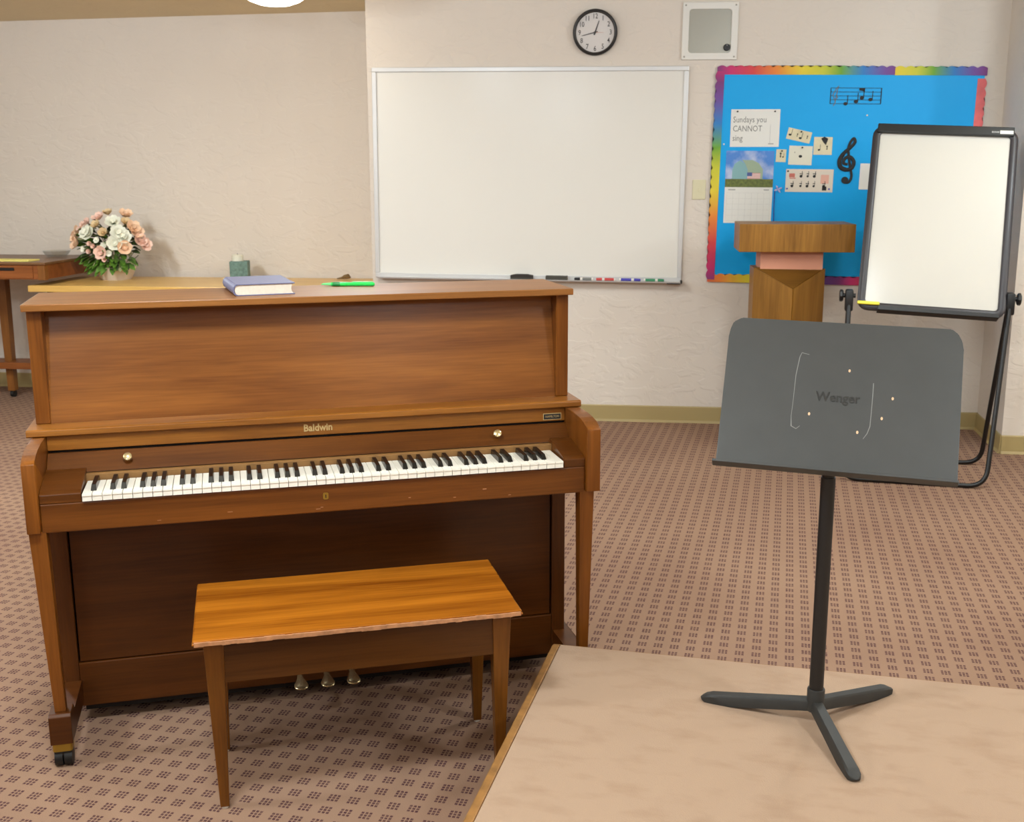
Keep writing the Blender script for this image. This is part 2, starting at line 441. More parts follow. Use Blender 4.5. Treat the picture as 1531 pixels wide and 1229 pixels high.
    def mesh(self, name, mats, smooth=False, auto=True):
        bm = self.bm
        bmesh.ops.recalc_face_normals(bm, faces=bm.faces)
        me = bpy.data.meshes.new(name)
        bm.to_mesh(me); bm.free()
        for mt in (mats if isinstance(mats, (list, tuple)) else [mats]): me.materials.append(mt)
        if smooth:
            for p in me.polygons: p.use_smooth = True
            if auto:
                import numpy as np
                bm2 = bmesh.new(); bm2.from_mesh(me)
                for e in bm2.edges:
                    if len(e.link_faces) == 2 and e.calc_face_angle(0) > math.radians(38): e.smooth = False
                bm2.to_mesh(me); bm2.free()
        return me
    def build(self, name, mats, parent=None, smooth=False, loc=None, rot=None, label=None):
        me = self.mesh(name, mats, smooth)
        return place(name, me, parent, loc, rot, label)

def place(name, me, parent=None, loc=None, rot=None, label=None):
    o = bpy.data.objects.new(name, me)
    COL.objects.link(o)
    if parent is not None: o.parent = parent
    if loc is not None: o.location = loc
    if rot is not None: o.rotation_euler = rot
    if label: o['label'] = label
    return o

def tag(o, label, cat, group=None):
    o['label'] = label; o['category'] = cat
    if group: o['group'] = group
    return o
def thing(name, label, cat, loc=(0, 0, 0), rot=(0, 0, 0), group=None):
    o = bpy.data.objects.new(name, None)
    o.empty_display_size = 0.1
    COL.objects.link(o)
    o.location = loc; o.rotation_euler = rot
    return tag(o, label, cat, group)
def struct(o):
    o['kind'] = 'structure'
    return o

def text_mesh(body, size, depth, mat, align='CENTER', width=1.0, shear=0.0, spacing=1.0, bold=0.0):
    cu = bpy.data.curves.new('lettering', 'FONT')
    cu.body = body; cu.size = size; cu.extrude = depth; cu.align_x = align; cu.align_y = 'CENTER'
    cu.shear = shear; cu.offset = bold; cu.space_character = spacing; cu.resolution_u = 2
    t = bpy.data.objects.new('lettering_source', cu)
    COL.objects.link(t)
    bpy.context.view_layer.update()
    me = bpy.data.meshes.new_from_object(t.evaluated_get(bpy.context.evaluated_depsgraph_get()))
    bpy.data.objects.remove(t); bpy.data.curves.remove(cu)
    if width != 1.0: me.transform(Matrix.Diagonal((width, 1, 1, 1)))
    me.materials.clear(); me.materials.append(mat)
    return me

WALLROT = PI/2          # local x right, y up, z out of the wall towards the room

# ================================================================== the setting
BACK_Y = 6.640
LX0, LY0, LX1, LY1 = -6.2, 7.40, -1.5, 7.20            # recessed left wall line
struct(MB().box(-6.4, 4.4, -3.6, 7.6, -0.12, 0.0).build('floor', M['carpet']))
struct(MB().box(-6.4, 4.4, -3.6, 7.6, CEIL, CEIL+0.1).build('ceiling', M['ceiling']))
struct(MB().box(-1.672, 1.914, BACK_Y, BACK_Y+0.75, 0, CEIL).build('wall_back', M['wall']))
struct(MB().prism([(LX0, LY0), (LX1, LY1), (LX1, LY1+0.4), (LX0, LY0+0.4)], 'z', 0, CEIL).build('wall_left_recess', M['wall']))
struct(MB().prism([(1.914, BACK_Y+0.5), (1.914, BACK_Y), (1.880, 6.055), (4.3, 6.055), (4.3, BACK_Y+0.5)], 'z', 0, CEIL).build('wall_right_return', M['wall']))
struct(MB().box(4.2, 4.35, -3.6, 6.2, 0, CEIL).build('wall_right', M['wall']))
struct(MB().box(-6.35, -6.15, -3.6, 7.6, 0, CEIL).build('wall_left', M['wall']))
struct(MB().box(-6.4, 4.4, -3.6, -3.45, 0, CEIL).build('wall_front', M['wall']))

def baseboard(name, p, q, side):
    """cove base along a wall line p-q; side = unit normal into the room"""
    p, q, s = Vector(p), Vector(q), Vector(side)
    b = MB()
    prof = [(0, 0), (0.016, 0), (0.013, 0.006), (0.008, 0.014), (0.006, 0.094), (0.003, 0.1), (0, 0.1)]
    a = [(p.x+s.x*d, p.y+s.y*d, h) for d, h in prof]
    c = [(q.x+s.x*d, q.y+s.y*d, h) for d, h in prof]
    b.hull(a, c)
    struct(b.build(name, M['baseboard']))
baseboard('baseboard_back', (-1.672, BACK_Y), (1.914, BACK_Y), (0, -1))
baseboard('baseboard_left', (LX0, LY0), (LX1-0.15, LY1+0.0064), (-0.0425, -0.999))
baseboard('baseboard_corner', (-1.672, BACK_Y), (-1.672, LY1), (-1, 0))
baseboard('baseboard_return', (1.914, BACK_Y), (1.880, 6.055), (-1, 0.05))
baseboard('baseboard_right', (1.880, 6.055), (4.2, 6.055), (0, -1))

# ================================================================== carpeted riser (stage)
riser = thing('stage_riser', 'low beige carpeted riser with a tan edge strip, under the music stand', 'platform', (-0.240, 2.872, 0), (0, 0, STAGE_ANG))
MB().box(0.016, 2.95, -3.4, 0.0, 0.0, 0.200, 0.004).build('carpeted_deck', M['riser'], riser)
MB().box(-0.006, 0.0155, -3.4, 0.0, 0.0, 0.1985, 0.004).build('edge_trim', M['riser_trim'], riser, label='tan edge strip')
MB().box(-0.004, 2.95, 0.0005, 0.007, 0.0, 0.197, 0.002).build('edge_trim', M['felt_strip'], riser)

# ================================================================== piano
PA = math.radians(21.4859)
PO = (-1.5627, 2.6197, 0)
piano = thing('upright_piano', 'large brown walnut upright piano standing behind the wooden bench', 'piano', PO, (0, 0, PA))
W = 1.446
MB().box(-0.007, 1.450, 0.0, 0.308, 1.136, 1.1544, 0.0025).build('lid', M['lid_wood'], piano)
for x0, x1 in ((0.0, 0.036), (1.408, 1.444)):
    MB().box(x0, x1, 0.030, 0.300, 0.840, 1.136, 0.002).build('side_panel', M['walnut_z'], piano)
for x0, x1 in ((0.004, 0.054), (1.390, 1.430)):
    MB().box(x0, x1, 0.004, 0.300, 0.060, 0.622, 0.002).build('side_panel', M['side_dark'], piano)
MB().box(0.02, 1.43, 0.270, 0.300, 0.06, 1.13).build('back_panel', M['walnut_dark'], piano)
# tilted upper front panel
MB().prism([(0.036, 0.838), (0.090, 1.136), (0.108, 1.136), (0.054, 0.838)], 'x', 0.036, 1.408).build('upper_panel', M['walnut_panel'], piano)
# music shelf with rounded front
MB().prism([(-0.043, 0.823), (-0.039, 0.8195), (0.20, 0.8195), (0.20, 0.8395), (-0.037, 0.8395), (-0.042, 0.8365)], 'x', -0.015, 1.462, 0.0012).build('music_shelf', M['walnut_sheen'], piano)
MB().box(0.031, 1.417, -0.030, 0.0, 0.781, 0.8195, 0.0015).build('name_board', M['walnut_sheen'], piano)
MB().box(0.031, 1.417, -0.020, 0.0, 0.70, 0.781).build('backing_strip', M['dark_gap'], piano)
MB().prism([(-0.036, 0.776), (-0.084, 0.733), (-0.070, 0.729), (-0.021, 0.774)], 'x', 0.031, 1.417, 0.0015).build('fallboard', M['walnut_dark'], piano)
MB().box(0.122, 1.361, -0.100, -0.050, 0.7005, 0.7305, 0.001).build('key_strip', M['felt_strip'], piano, label='pale wooden strip behind the keys')
fall_n = Vector((0, -0.0645, 0.072)).normalized()      # not used for placing; knobs stand straight out of the sloping board
for kx in (0.228, 1.208):
    kb = MB().lathe([(0.0045, -0.002), (0.0045, 0.008), (0.010, 0.010), (0.0118, 0.014), (0.0105, 0.0185), (0.006, 0.0205), (0.0, 0.021)], n=20)
    kb.build('knob', M['pedal_brass'], piano, True, (kx, -0.060, 0.7545), (math.radians(50), 0, 0), label='round brass knob')
# keyboard
K0 = 0.1305
wk = MB()
wk.box(0.0002, 0.0223, 0.0, 0.128, 0.697, 0.7130, 0.0)
wk.hull([(0.0001, -0.002, 0.7105), (0.0224, -0.002, 0.7105), (0.0224, 0.127, 0.7105), (0.0001, 0.127, 0.7105)],
        [(0.0004, -0.0015, 0.7150), (0.0221, -0.0015, 0.7150), (0.0221, 0.127, 0.7150), (0.0004, 0.127, 0.7150)])
wkm = wk.mesh('white_key', M['ivory'])
for i in range(52):
    place('white_key', wkm, piano, (K0+i*0.0235, -0.231, 0))
bk = MB().hull([(-0.0070, -0.002, 0.7135), (0.0070, -0.002, 0.7135), (0.0070, 0.098, 0.7135), (-0.0070, 0.098, 0.7135)],
               [(-0.0050, 0.013, 0.7285), (0.0050, 0.013, 0.7285), (0.0054, 0.098, 0.7285), (-0.0054, 0.098, 0.7285)], 0.0013)
bkm = bk.mesh('black_key', M['ebony'])
offs = {'A': 0.001, 'C': -0.0012, 'D': 0.0012, 'F': -0.0016, 'G': 0.0}
seq = 'ABCDEFG'
for i in range(51):
    n = seq[i % 7]
    if n in offs:
        place('black_key', bkm, piano, (K0+(i+1)*0.0235-0.0004+offs[n], -0.203, 0))
# cheek blocks
for x0, x1 in ((0.031, 0.1275), (1.3565, 1.416)):
    MB().prism([(-0.222, 0.6935), (-0.222, 0.7165), (-0.208, 0.7225), (-0.110, 0.740), (-0.094, 0.742), (-0.06, 0.742), (-0.06, 0.6935)], 'x', x0, x1, 0.002).build('cheek_block', M['walnut_dark'], piano)
# arms
arm = [(-0.2400, 0.626), (-0.2400, 0.7985), (-0.223, 0.8055), (-0.200, 0.8130), (-0.170, 0.8185), (-0.120, 0.8215), (-0.060, 0.8225), (-0.0440, 0.8194),
       (0.03, 0.8194), (0.03, 0.626)]
for x0, x1 in ((0.0, 0.0305), (1.4165, 1.4540)):
    MB().prism(arm, 'x', x0, x1, 0.0018).build('arm', M['walnut_z'], piano, True)
MB().box(0.031, 1.416, -0.2225, -0.2350+0.025, 0.6205, 0.6935, 0.003).build('key_slip', M['walnut_slip'], piano)
MB().box(0.031, 1.416, -0.205, 0.03, 0.6225, 0.650).build('key_bed', M['walnut_dark'], piano)
lk = MB(); lk.rrect(-0.007, 0.007, -0.009, 0.009, 0.004, 0, 0.0012)
lock = lk.build('lock_plate', M['brass_dark'], piano, loc=(0.716, -0.2227, 0.664), rot=(PI/2, 0, 0))
MB().box(-0.0012, 0.0012, -0.005, 0.004, 0.0012, 0.0016).build('keyhole', M['dark_gap'], lock)
b = MB()
for x, z in ((0.30, 0.632), (0.47, 0.640), (0.69, 0.630), (0.702, 0.634), (0.93, 0.642), (1.05, 0.634), (1.13, 0.650), (1.20, 0.629)):
    b.box(x, x+random.uniform(0.006, 0.016), -0.2229, -0.2224, z, z+random.uniform(0.001, 0.0022))
b.build('scuff_marks', M['worn'], piano, label='pale scuffs on the key slip')['kind'] = 'stuff'
# legs
for cx_t, cx_b in ((0.0205, 0.033), (1.4225, 1.4190)):
    MB().hull([(cx_b-0.0135, -0.215, 0.147), (cx_b+0.0135, -0.215, 0.147), (cx_b+0.0135, -0.188, 0.147), (cx_b-0.0135, -0.188, 0.147)],
              [(cx_t-0.0205, -0.222, 0.6255), (cx_t+0.0205, -0.222, 0.6255), (cx_t+0.0205, -0.180, 0.6255), (cx_t-0.0205, -0.180, 0.6255)], 0.002).build('leg', M['walnut_z'], piano)
for cx in (0.032, 1.420):
    tb = MB().prism([(-0.232, 0.066), (-0.232, 0.140), (-0.224, 0.147), (-0.172, 0.147), (-0.160, 0.128), (0.10, 0.128), (0.10, 0.06), (-0.15, 0.072), (-0.165, 0.066)], 'x', cx-0.027, cx+0.027, 0.002).build('toe_block', M['walnut_low_shaded'], piano)
    c = MB()
    c.rrect(-0.024, 0.024, -0.022, 0.022, 0.008, 0.046, 0.0665)
    c.build('caster_ring', M['brass_dark'], tb, loc=(cx, -0.208, 0))
    c = MB(); c.cyl((-0.021, 0, 0.024), (-0.002, 0, 0.024), 0.024, n=20); c.cyl((0.002, 0, 0.024), (0.021, 0, 0.024), 0.024, n=20); c.box(-0.022, 0.022, -0.019, 0.019, 0.03, 0.05, 0.004)
    c.build('caster_wheel', M['rubber'], tb, True, loc=(cx, -0.206, 0))
# lower front
MB().box(0.058, 1.386, 0.012, 0.034, 0.180, 0.622, 0.001).build('lower_panel', M['walnut_low_shaded'], piano)
MB().box(0.054, 1.390, 0.006, 0.034, 0.052, 0.177, 0.002).build('kick_board', M['walnut_low_shaded'], piano)
MB().box(0.06, 1.386, 0.03, 0.29, 0.03, 0.07).build('bottom_board', M['dark_gap'], piano)
for px_ in (0.640, 0.714, 0.786):
    pd = MB()
    pd.tube([(px_, 0.02, 0.082), (px_, -0.015, 0.083), (px_, -0.034, 0.081), (px_, -0.046, 0.078), (px_, -0.058, 0.075), (px_, -0.070, 0.073), (px_, -0.080, 0.0715), (px_, -0.085, 0.071)],
            [0.007, 0.0075, 0.009, 0.0135, 0.0185, 0.0195, 0.0160, 0.0075], 16, flat=0.30, normal=(0, 0, 1))
    pd.build('pedal', M['pedal_brass'], piano, True, label='brass pedal')
bl = text_mesh('Baldwin', 0.027, 0.0006, M['gold_print'], width=0.92, bold=0.0006)
place('lettering', bl, piano, (0.718, -0.0304, 0.8015), (PI/2, 0, 0), 'gold brand lettering on the name board')
pq = MB(); pq.box(-0.027, 0.027, -0.0095, 0.0095, 0, 0.001)
plq = pq.build('name_plate', M['gold_print'], piano, loc=(1.379, -0.0301, 0.7945), rot=(PI/2, 0, 0), label='small gold edged name plate')
MB().box(-0.0250, 0.0250, -0.0075, 0.0075, 0.0009, 0.0013).build('plate_field', M['ink'], plq)
place('plate_lettering', text_mesh('HAMILTON', 0.0095, 0.0002, M['gold_print'], width=0.85), plq, (0, 0, 0.0015))

# ------------------------------------------------------------------ things on the piano lid
def on_piano(u, v, z):
    c, s = math.cos(PA), math.sin(PA)
    return (PO[0]+u*c-v*s, PO[1]+u*s+v*c, z)
book = thing('book', 'thick blue-grey hardcover book lying on the piano lid', 'book', on_piano(0.520, 0.056, 1.1544), (0, 0, PA+math.radians(6)))
BW, BD, BT = 0.160, 0.245, 0.0315
MB().box(0.004, BW, 0.0, BD, 0.0, 0.0026, 0.0008).build('cover_board', M['book_blue'], book)
MB().box(0.004, BW, 0.0, BD, BT-0.0026, BT, 0.0008).build('cover_board', M['book_blue'], book)
sp = [(0.010, 0.0), (0.003, 0.001), (-0.003, 0.006), (-0.0055, BT/2), (-0.003, BT-0.006), (0.003, BT-0.001), (0.010, BT), (0.010, BT-0.002), (0.004, BT-0.004), (0.0, BT-0.008), (-0.0025, BT/2), (0.0, 0.008), (0.004, 0.004), (0.010, 0.002)]
b = MB(); b.prism(sp, 'y', 0.0, BD); b.build('spine', M['book_blue'], book, True)
pg = [(-0.001, BT/2)] + [(0.003, 0.005), (0.008, 0.0027)] + [(BW-0.004, 0.0027), (BW-0.008, 0.008), (BW-0.0095, BT/2), (BW-0.008, BT-0.008), (BW-0.004, BT-0.0027)] + [(0.008, BT-0.0027), (0.003, BT-0.005)]
MB().prism(pg, 'y', 0.004, BD-0.004).build('page_block', M['page'], book, label='cream page block')

pen = thing('pen', 'bright green plastic pen lying on the piano lid', 'pen', on_piano(0.766, 0.268, 1.1544+0.0062), (0, 0, PA+math.radians(-16.4)))
p_ = MB(); p_.tube([(0.030, 0, 0), (0.075, 0, 0), (0.076, 0, 0), (0.150, 0, 0), (0.156, 0, 0)], [0.0055, 0.0062, 0.0058, 0.0058, 0.004], 12); p_.build('barrel', M['green_pen'], pen, True)
p_ = MB(); p_.tube([(0.0, 0, -0.001), (0.006, 0, 0), (0.030, 0, 0)], [0.0008, 0.0028, 0.0048], 12); p_.build('tip', M['green_pale'], pen, True)
p_ = MB(); p_.tube([(0.034, 0, 0), (0.038, 0, 0), (0.052, 0, 0), (0.056, 0, 0)], [0.0056, 0.0064, 0.0066, 0.006], 12); p_.build('grip', M['green_dark'], pen, True)
MB().box(0.092, 0.152, -0.0022, 0.0022, 0.0052, 0.0078, 0.0008).build('clip', M['green_pale'], pen)

# ================================================================== bench
bench = thing('piano_bench', 'low orange-brown wooden bench with a worn edge, in front of the piano', 'bench', (-1.0025, 2.2295, 0), (0, 0, math.radians(20.6957)))
BWd, BDp, BZ = 0.766, 0.378, 0.4464
def bench_lid():
    b = MB()
    prof = [(0.004, BZ), (0.0015, BZ-0.0015), (0.002, BZ-0.004), (0.0, BZ-0.0055), (-0.001, BZ-0.008), (0.001, BZ-0.011), (0.006, BZ-0.0125), (0.010, BZ-0.016)]
    rings = []
    for ins, z in prof:
        rings.append([b.bm.verts.new(p) for p in ((ins, ins, z), (BWd-ins, ins, z), (BWd-ins, BDp-ins, z), (ins, BDp-ins, z))])
    b.bm.faces.new(rings[0]); b.bm.faces.new(rings[-1][::-1])
    for i in range(len(rings)-1):
        for k in range(4):
            f = b.bm.faces.new((rings[i][k], rings[i][(k+1) % 4], rings[i+1][(k+1) % 4], rings[i+1][k]))
            f.material_index = 0
    return b
bench_lid().build('lid', M['bench_top'], bench)
# scuffed front nosing: bare-wood chips, widened to paint in the moulding's highlight
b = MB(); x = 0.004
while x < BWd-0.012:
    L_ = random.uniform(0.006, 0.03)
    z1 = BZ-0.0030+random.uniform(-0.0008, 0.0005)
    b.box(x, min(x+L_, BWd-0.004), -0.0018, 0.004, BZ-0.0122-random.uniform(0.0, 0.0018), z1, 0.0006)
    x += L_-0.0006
b.build('worn_lit_edge', M['worn'], bench, label='pale scuffed front edge with painted highlight')['kind'] = 'stuff'
z0, z1 = 0.326, BZ-0.016
MB().box(0.060, 0.706, 0.032, 0.050, z0, z1, 0.001).build('apron', M['bench_apron'], bench)
MB().box(0.060, 0.706, BDp-0.050, BDp-0.032, z0, z1, 0.001).build('apron', M['bench_apron'], bench)
for x in (0.034, 0.714):
    MB().box(x, x+0.018, 0.060, BDp-0.060, z0, z1, 0.001).build('apron', M['bench_apron'], bench)
for sx in (0, 1):
    for sy in (0, 1):
        def q(i, o, z):      # outer inset o, inner inset i
            xs = (o, i) if sx == 0 else (BWd-i, BWd-o)
            ys = (o+0.004, i+0.004) if sy == 0 else (BDp-i-0.004, BDp-o-0.004)
            return [(xs[0], ys[0], z), (xs[1], ys[0], z), (xs[1], ys[1], z), (xs[0], ys[1], z)]
        lg = MB(); lg.hull(q(0.0585, 0.0375, 0.006), q(0.068, 0.022, z1), 0.0015)
        lgo = lg.build('leg', M['bench_leg'], bench)
        cx = (0.048 if sx == 0 else BWd-0.048); cy = (0.052 if sy == 0 else BDp-0.052)
        MB().lathe([(0.0, 0.0), (0.008, 0.0), (0.009, 0.004), (0.009, 0.007), (0.0, 0.007)], (cx, cy, 0), 12).build('glide', M['white_plastic'], lgo)

# ================================================================== music stand
stand = thing('music_stand', 'dark grey music stand with a scratched desk, on the beige riser', 'music stand', (0.410, 2.498, 0.200))
HZ = 0.052
p_ = MB(); p_.cyl((0, 0, HZ), (0, 0, 0.6), 0.0165, n=20); p_.cyl((0, 0, 0.6), (0, 0, 0.668), 0.0145, n=20); p_.build('pole', M['stand_dark'], stand, True)
p_ = MB(); p_.lathe([(0.0, 0.030), (0.0205, 0.030), (0.0205, 0.082), (0.0195, 0.085), (0.0, 0.085)], n=24); p_.build('hub', M['stand_foot'], stand, True)
for tx, ty in ((-0.262, 0.085), (0.212, 0.184), (0.050, -0.270)):
    d = Vector((tx, ty, 0)); L_ = d.length; d.normalize(); s = Vector((-d.y, d.x, 0))
    prof = []
    for t in (0.014, 0.15, 0.3, 0.45, 0.6, 0.72, 0.82, 0.90, 0.955, 0.985, 1.0):
        zt = 0.060-0.042*t - (0.010*max(0, (t-0.9)/0.1)**2)
        zb = max(0.0003, 0.032*(1-t/0.74)**1.0) if t < 0.74 else 0.0003+0.006*max(0, (t-0.93)/0.07)**2
        wd_ = 0.0138*(1+0.12*t) if t < 0.93 else 0.0154*math.sqrt(max(0.03, 1-((t-0.93)/0.07)**2))
        prof.append((L_*t, wd_, zb, max(zt, zb+0.002)))
    b = MB(); rings = []
    for r, hw, zb, zt in prof:
        c = d*r; hs = hw*0.72; zm = zt-(zt-zb)*0.22
        rings.append([b.bm.verts.new(v) for v in ((c-s*hw).to_tuple()[:2]+(zb,), (c+s*hw).to_tuple()[:2]+(zb,), (c+s*hw).to_tuple()[:2]+(zm,), (c+s*hs).to_tuple()[:2]+(zt,), (c-s*hs).to_tuple()[:2]+(zt,), (c-s*hw).to_tuple()[:2]+(zm,))])
    b.bm.faces.new(rings[0][::-1]); b.bm.faces.new(rings[-1])
    for i in range(len(rings)-1):
        for k in range(6):
            b.bm.faces.new((rings[i][k], rings[i][(k+1) % 6], rings[i+1][(k+1) % 6], rings[i+1][k]))
    b.build('foot', M['stand_foot'], stand, True)
# desk: local x along its width, y up the slope, z towards the reader
def slope_rot(yaw, lean, roll):
    a, l, r = (math.radians(t) for t in (yaw, lean, roll))
    u = Vector((math.cos(a), math.sin(a), 0)); bk_ = Vector((-math.sin(a), math.cos(a), 0))
    wv = Vector((0, 0, 1))*math.cos(l) + bk_*math.sin(l)
    u2 = u*math.cos(r) - wv*math.sin(r); w2 = wv*math.cos(r) + u*math.sin(r)
    n = u2.cross(w2)
    return Matrix(((u2.x, w2.x, n.x), (u2.y, w2.y, n.y), (u2.z, w2.z, n.z))).to_euler()
DW, DH = 0.5135, 0.384
hw = DW/2
b = MB()
out = [(-hw, 0.0), (hw, 0.0), (hw+0.006, 0.33), (hw+0.003, 0.352), (hw-0.006, 0.372), (hw-0.020, DH), (-hw+0.020, DH), (-hw+0.002, 0.372), (-hw-0.004, 0.352), (-hw-0.006, 0.33)]
b.poly(out, -0.010, 0.0)
bmesh.ops.bevel(b.bm, geom=b.bm.edges[:], offset=0.0025, segments=2, affect='EDGES')
desk = b.build('desk', M['stand_grey'], stand, True, loc=(0.0, -0.058, 0.6275), rot=slope_rot(-8.22, 38.55, 1.78))
b = MB(); b.box(-hw-0.007, hw+0.001, -0.0065, -0.0002, -0.010, 0.017, 0.0015); b.build('lip', M['stand_grey'], desk)
b = MB(); b.box(-hw-0.002, hw, 0.0, 0.006, 0.0002, 0.003, 0.001); b.build('lip_groove', M['stand_dark'], desk)
b = MB(); b.box(-0.05, 0.05, 0.035, 0.20, -0.026, -0.0105, 0.004); b.cyl((0, 0.06, -0.018), (0, 0.06, -0.05), 0.016, n=16); b.build('bracket', M['stand_dark'], desk)
place('embossed_lettering', text_mesh('Wenger', 0.034, 0.0005, M['stand_emboss'], width=0.86, bold=0.0006), desk, (-0.002, 0.184, 0.0003), (0, 0, 0), 'embossed maker lettering')
def stroke(pts, r, mat, name, parent, z=0.0004, label=None):
    b = MB(); b.tube([(x, y, z) for x, y in pts], r, 6, flat=0.4, normal=(0, 0, 1)); b.build(name, mat, parent, label=label)
stroke([(-0.073, 0.292), (-0.090, 0.296), (-0.094, 0.284), (-0.099, 0.236), (-0.100, 0.16), (-0.101, 0.13), (-0.099, 0.104), (-0.088, 0.098), (-0.080, 0.106)],
       [0.0007, 0.0010, 0.0010, 0.0008, 0.0006, 0.0006, 0.0014, 0.0010, 0.0005], M['stand_mark'], 'scratch', desk)
stroke([(0.073, 0.228), (0.073, 0.20), (0.072, 0.15), (0.071, 0.118), (0.066, 0.100), (0.058, 0.086)], [0.0010, 0.0009, 0.0008, 0.0010, 0.0009, 0.0006], M['stand_mark'], 'scratch', desk)
b = MB()
for x, y in ((0.019, 0.256), (0.045, 0.101), (0.116, 0.192), (0.095, 0.140), (-0.062, 0.138)):
    b.disc(x, y, 0.0026, 0.0, 0.0007, 10, ry=0.004)
b.build('paint_specks', M['speck'], desk)

# ================================================================== easel
er = slope_rot(-7.334, 22.226, 2.865)
easel = thing('whiteboard_easel', 'black-framed white dry-erase easel standing before the blue bulletin board', 'easel', (1.3419, 5.60, 0), (0, 0, math.radians(-7.334)))
EW, EH = 0.6775, 0.9522
ex = Matrix.Rotation(math.radians(7.334), 4, 'Z')
er_local = (ex @ slope_rot(-7.334, 22.226, 2.865).to_matrix().to_4x4()).to_euler()
eb_loc = ex @ Vector((0, 5.5534-5.60, 0.8044))
hb = EW/2
board = MB().box(-hb+0.03, hb-0.03, 0.03, EH-0.03, -0.012, 0.0).build('board_surface', M['easel_white'], easel, loc=eb_loc, rot=er_local, label='white dry-erase surface')
b = MB()
# rounded rectangular frame, swept as an oval tube
pts = []
R = 0.035; e = 0.018
for cx, cy, a in ((hb-e-R, EH-e-R, 0), (-hb+e+R, EH-e-R, 90), (-hb+e+R, e+R, 180), (hb-e-R, e+R, 270)):
    for k in range(7):
        t = math.radians(a+15*k); pts.append((cx+R*math.cos(t), cy+R*math.sin(t)))
n = len(pts); bm = b.bm
prof = [(-0.018, -0.016), (0.018, -0.016), (0.018, 0.006), (0.010, 0.012), (-0.010, 0.012), (-0.018, 0.006)]
rings = []
for i in range(n):
    p, q_, r_ = Vector(pts[i]), Vector(pts[i-1]), Vector(pts[(i+1) % n])
    t = (r_-q_).normalized(); nv = Vector((t.y, -t.x))
    rings.append([bm.verts.new((p.x+nv.x*d, p.y+nv.y*d, z)) for d, z in prof])
for i in range(n):
    for k in range(6):
        bm.faces.new((rings[i][k], rings[i][(k+1) % 6], rings[(i+1) % n][(k+1) % 6], rings[(i+1) % n][k]))
frame = b.build('frame', M['dark_frame'], easel, True, loc=eb_loc, rot=er_local)
clampbar = MB().box(-hb+0.020, hb-0.022, EH-0.040, EH+0.006, 0.004, 0.026, 0.004).build('clamp_bar', M['black_plastic'], easel, loc=eb_loc, rot=er_local, label='black paper clamp bar')
MB().box(hb-0.088, hb-0.028, EH-0.031, EH-0.014, 0.026, 0.027).build('clamp_label', M['white_plastic'], clampbar)
b = MB()
for k in range(5): b.box(hb-0.125+k*0.007, hb-0.121+k*0.007, EH-0.027, EH-0.018, 0.026, 0.0266)
b.build('clamp_print', M['ink_pale'], clampbar)
b = MB(); b.box(-hb+0.095, hb-0.035, -0.012, -0.004, -0.01, 0.055, 0.002); b.box(-hb+0.095, hb-0.035, -0.012, 0.008, 0.052, 0.058, 0.002)
b.build('tray', M['black_plastic'], easel, loc=eb_loc, rot=er_local)
def bent(pts, r, n=5):
    """polyline with rounded corners"""
    P = [Vector(p) for p in pts]; out = [P[0]]
    for i in range(1, len(P)-1):
        a = (P[i-1]-P[i]).normalized(); c = (P[i+1]-P[i]).normalized()
        s, e_ = P[i]+a*r, P[i]+c*r
        for k in range(n+1):
            t = k/n
            out.append((1-t)**2*s + 2*t*(1-t)*P[i] + t*t*e_)
    out.append(P[-1]); return out
PV = 0.368; PZ = 0.880
for nm, yf, zf, xi in (('front_leg', -0.235, 0.0115, 0.075), ('rear_leg', 0.225, 0.0115, 0.035)):
    b = MB()
    b.tube(bent([(-PV, -0.012 if yf < 0 else 0.012, PZ), (-PV-0.0, yf, zf), (PV-xi, yf, zf), (PV, -0.012 if yf < 0 else 0.012, PZ)], 0.085, 7), 0.0115, 10)
    b.build(nm, M['black_metal'], easel, True)
for sx in (-1, 1):
    b = MB()
    b.box(sx*PV-0.019, sx*PV+0.019, -0.034, 0.030, PZ-0.075, PZ+0.030, 0.008)
    b.cyl((sx*(PV-0.03), -0.005, PZ), (sx*(PV+0.035), -0.005, PZ), 0.011, n=14)
    cl = b.build('pivot_clamp', M['black_plastic'], easel, True)
    b = MB(); b.tube([(sx*(PV+0.028), -0.005, PZ), (sx*(PV+0.034), -0.005, PZ), (sx*(PV+0.044), -0.005, PZ), (sx*(PV+0.047), -0.005, PZ)], [0.024, 0.030, 0.030, 0.024], 8)
    b.build('knob', M['black_plastic'], cl)

def on_easel(x, y, z):
    mt = Matrix.Rotation(math.radians(-7.334), 4, 'Z')
    v = mt @ (er_local.to_matrix() @ Vector((x, y, z)) + eb_loc)
    return (v.x+1.3419, v.y+5.60, v.z)
b = MB(); b.box(-0.052, 0.052, -0.008, 0.008, 0, 0.014, 0.003)
o = b.build('yellow_marker', M['yellow'], None, loc=on_easel(-hb+0.052, 0.028, 0.0125), rot=er)
tag(o, 'yellow highlighter resting on the lower left of the easel frame', 'marker')
for x, mt, lab in ((0.185, M['white_plastic'], 'white marker in the black tray below the easel board'), (0.262, M['red'], 'dark red marker in the black tray below the easel board')):
    o = thing('easel_marker', lab, 'marker', on_easel(x, 0.0045, 0.038), er, 'markers in the easel tray')
    b = MB(); b.tube([(-0.036, 0, 0), (0.018, 0, 0), (0.020, 0, 0)], [0.0075, 0.0075, 0.006], 10); b.build('barrel', mt, o, True)
    b = MB(); b.tube([(0.020, 0, 0), (0.034, 0, 0), (0.036, 0, 0)], [0.0078, 0.0074, 0.005], 10); b.build('cap', M['black_plastic'] if mt is not M['red'] else M['white_plastic'], o, True)

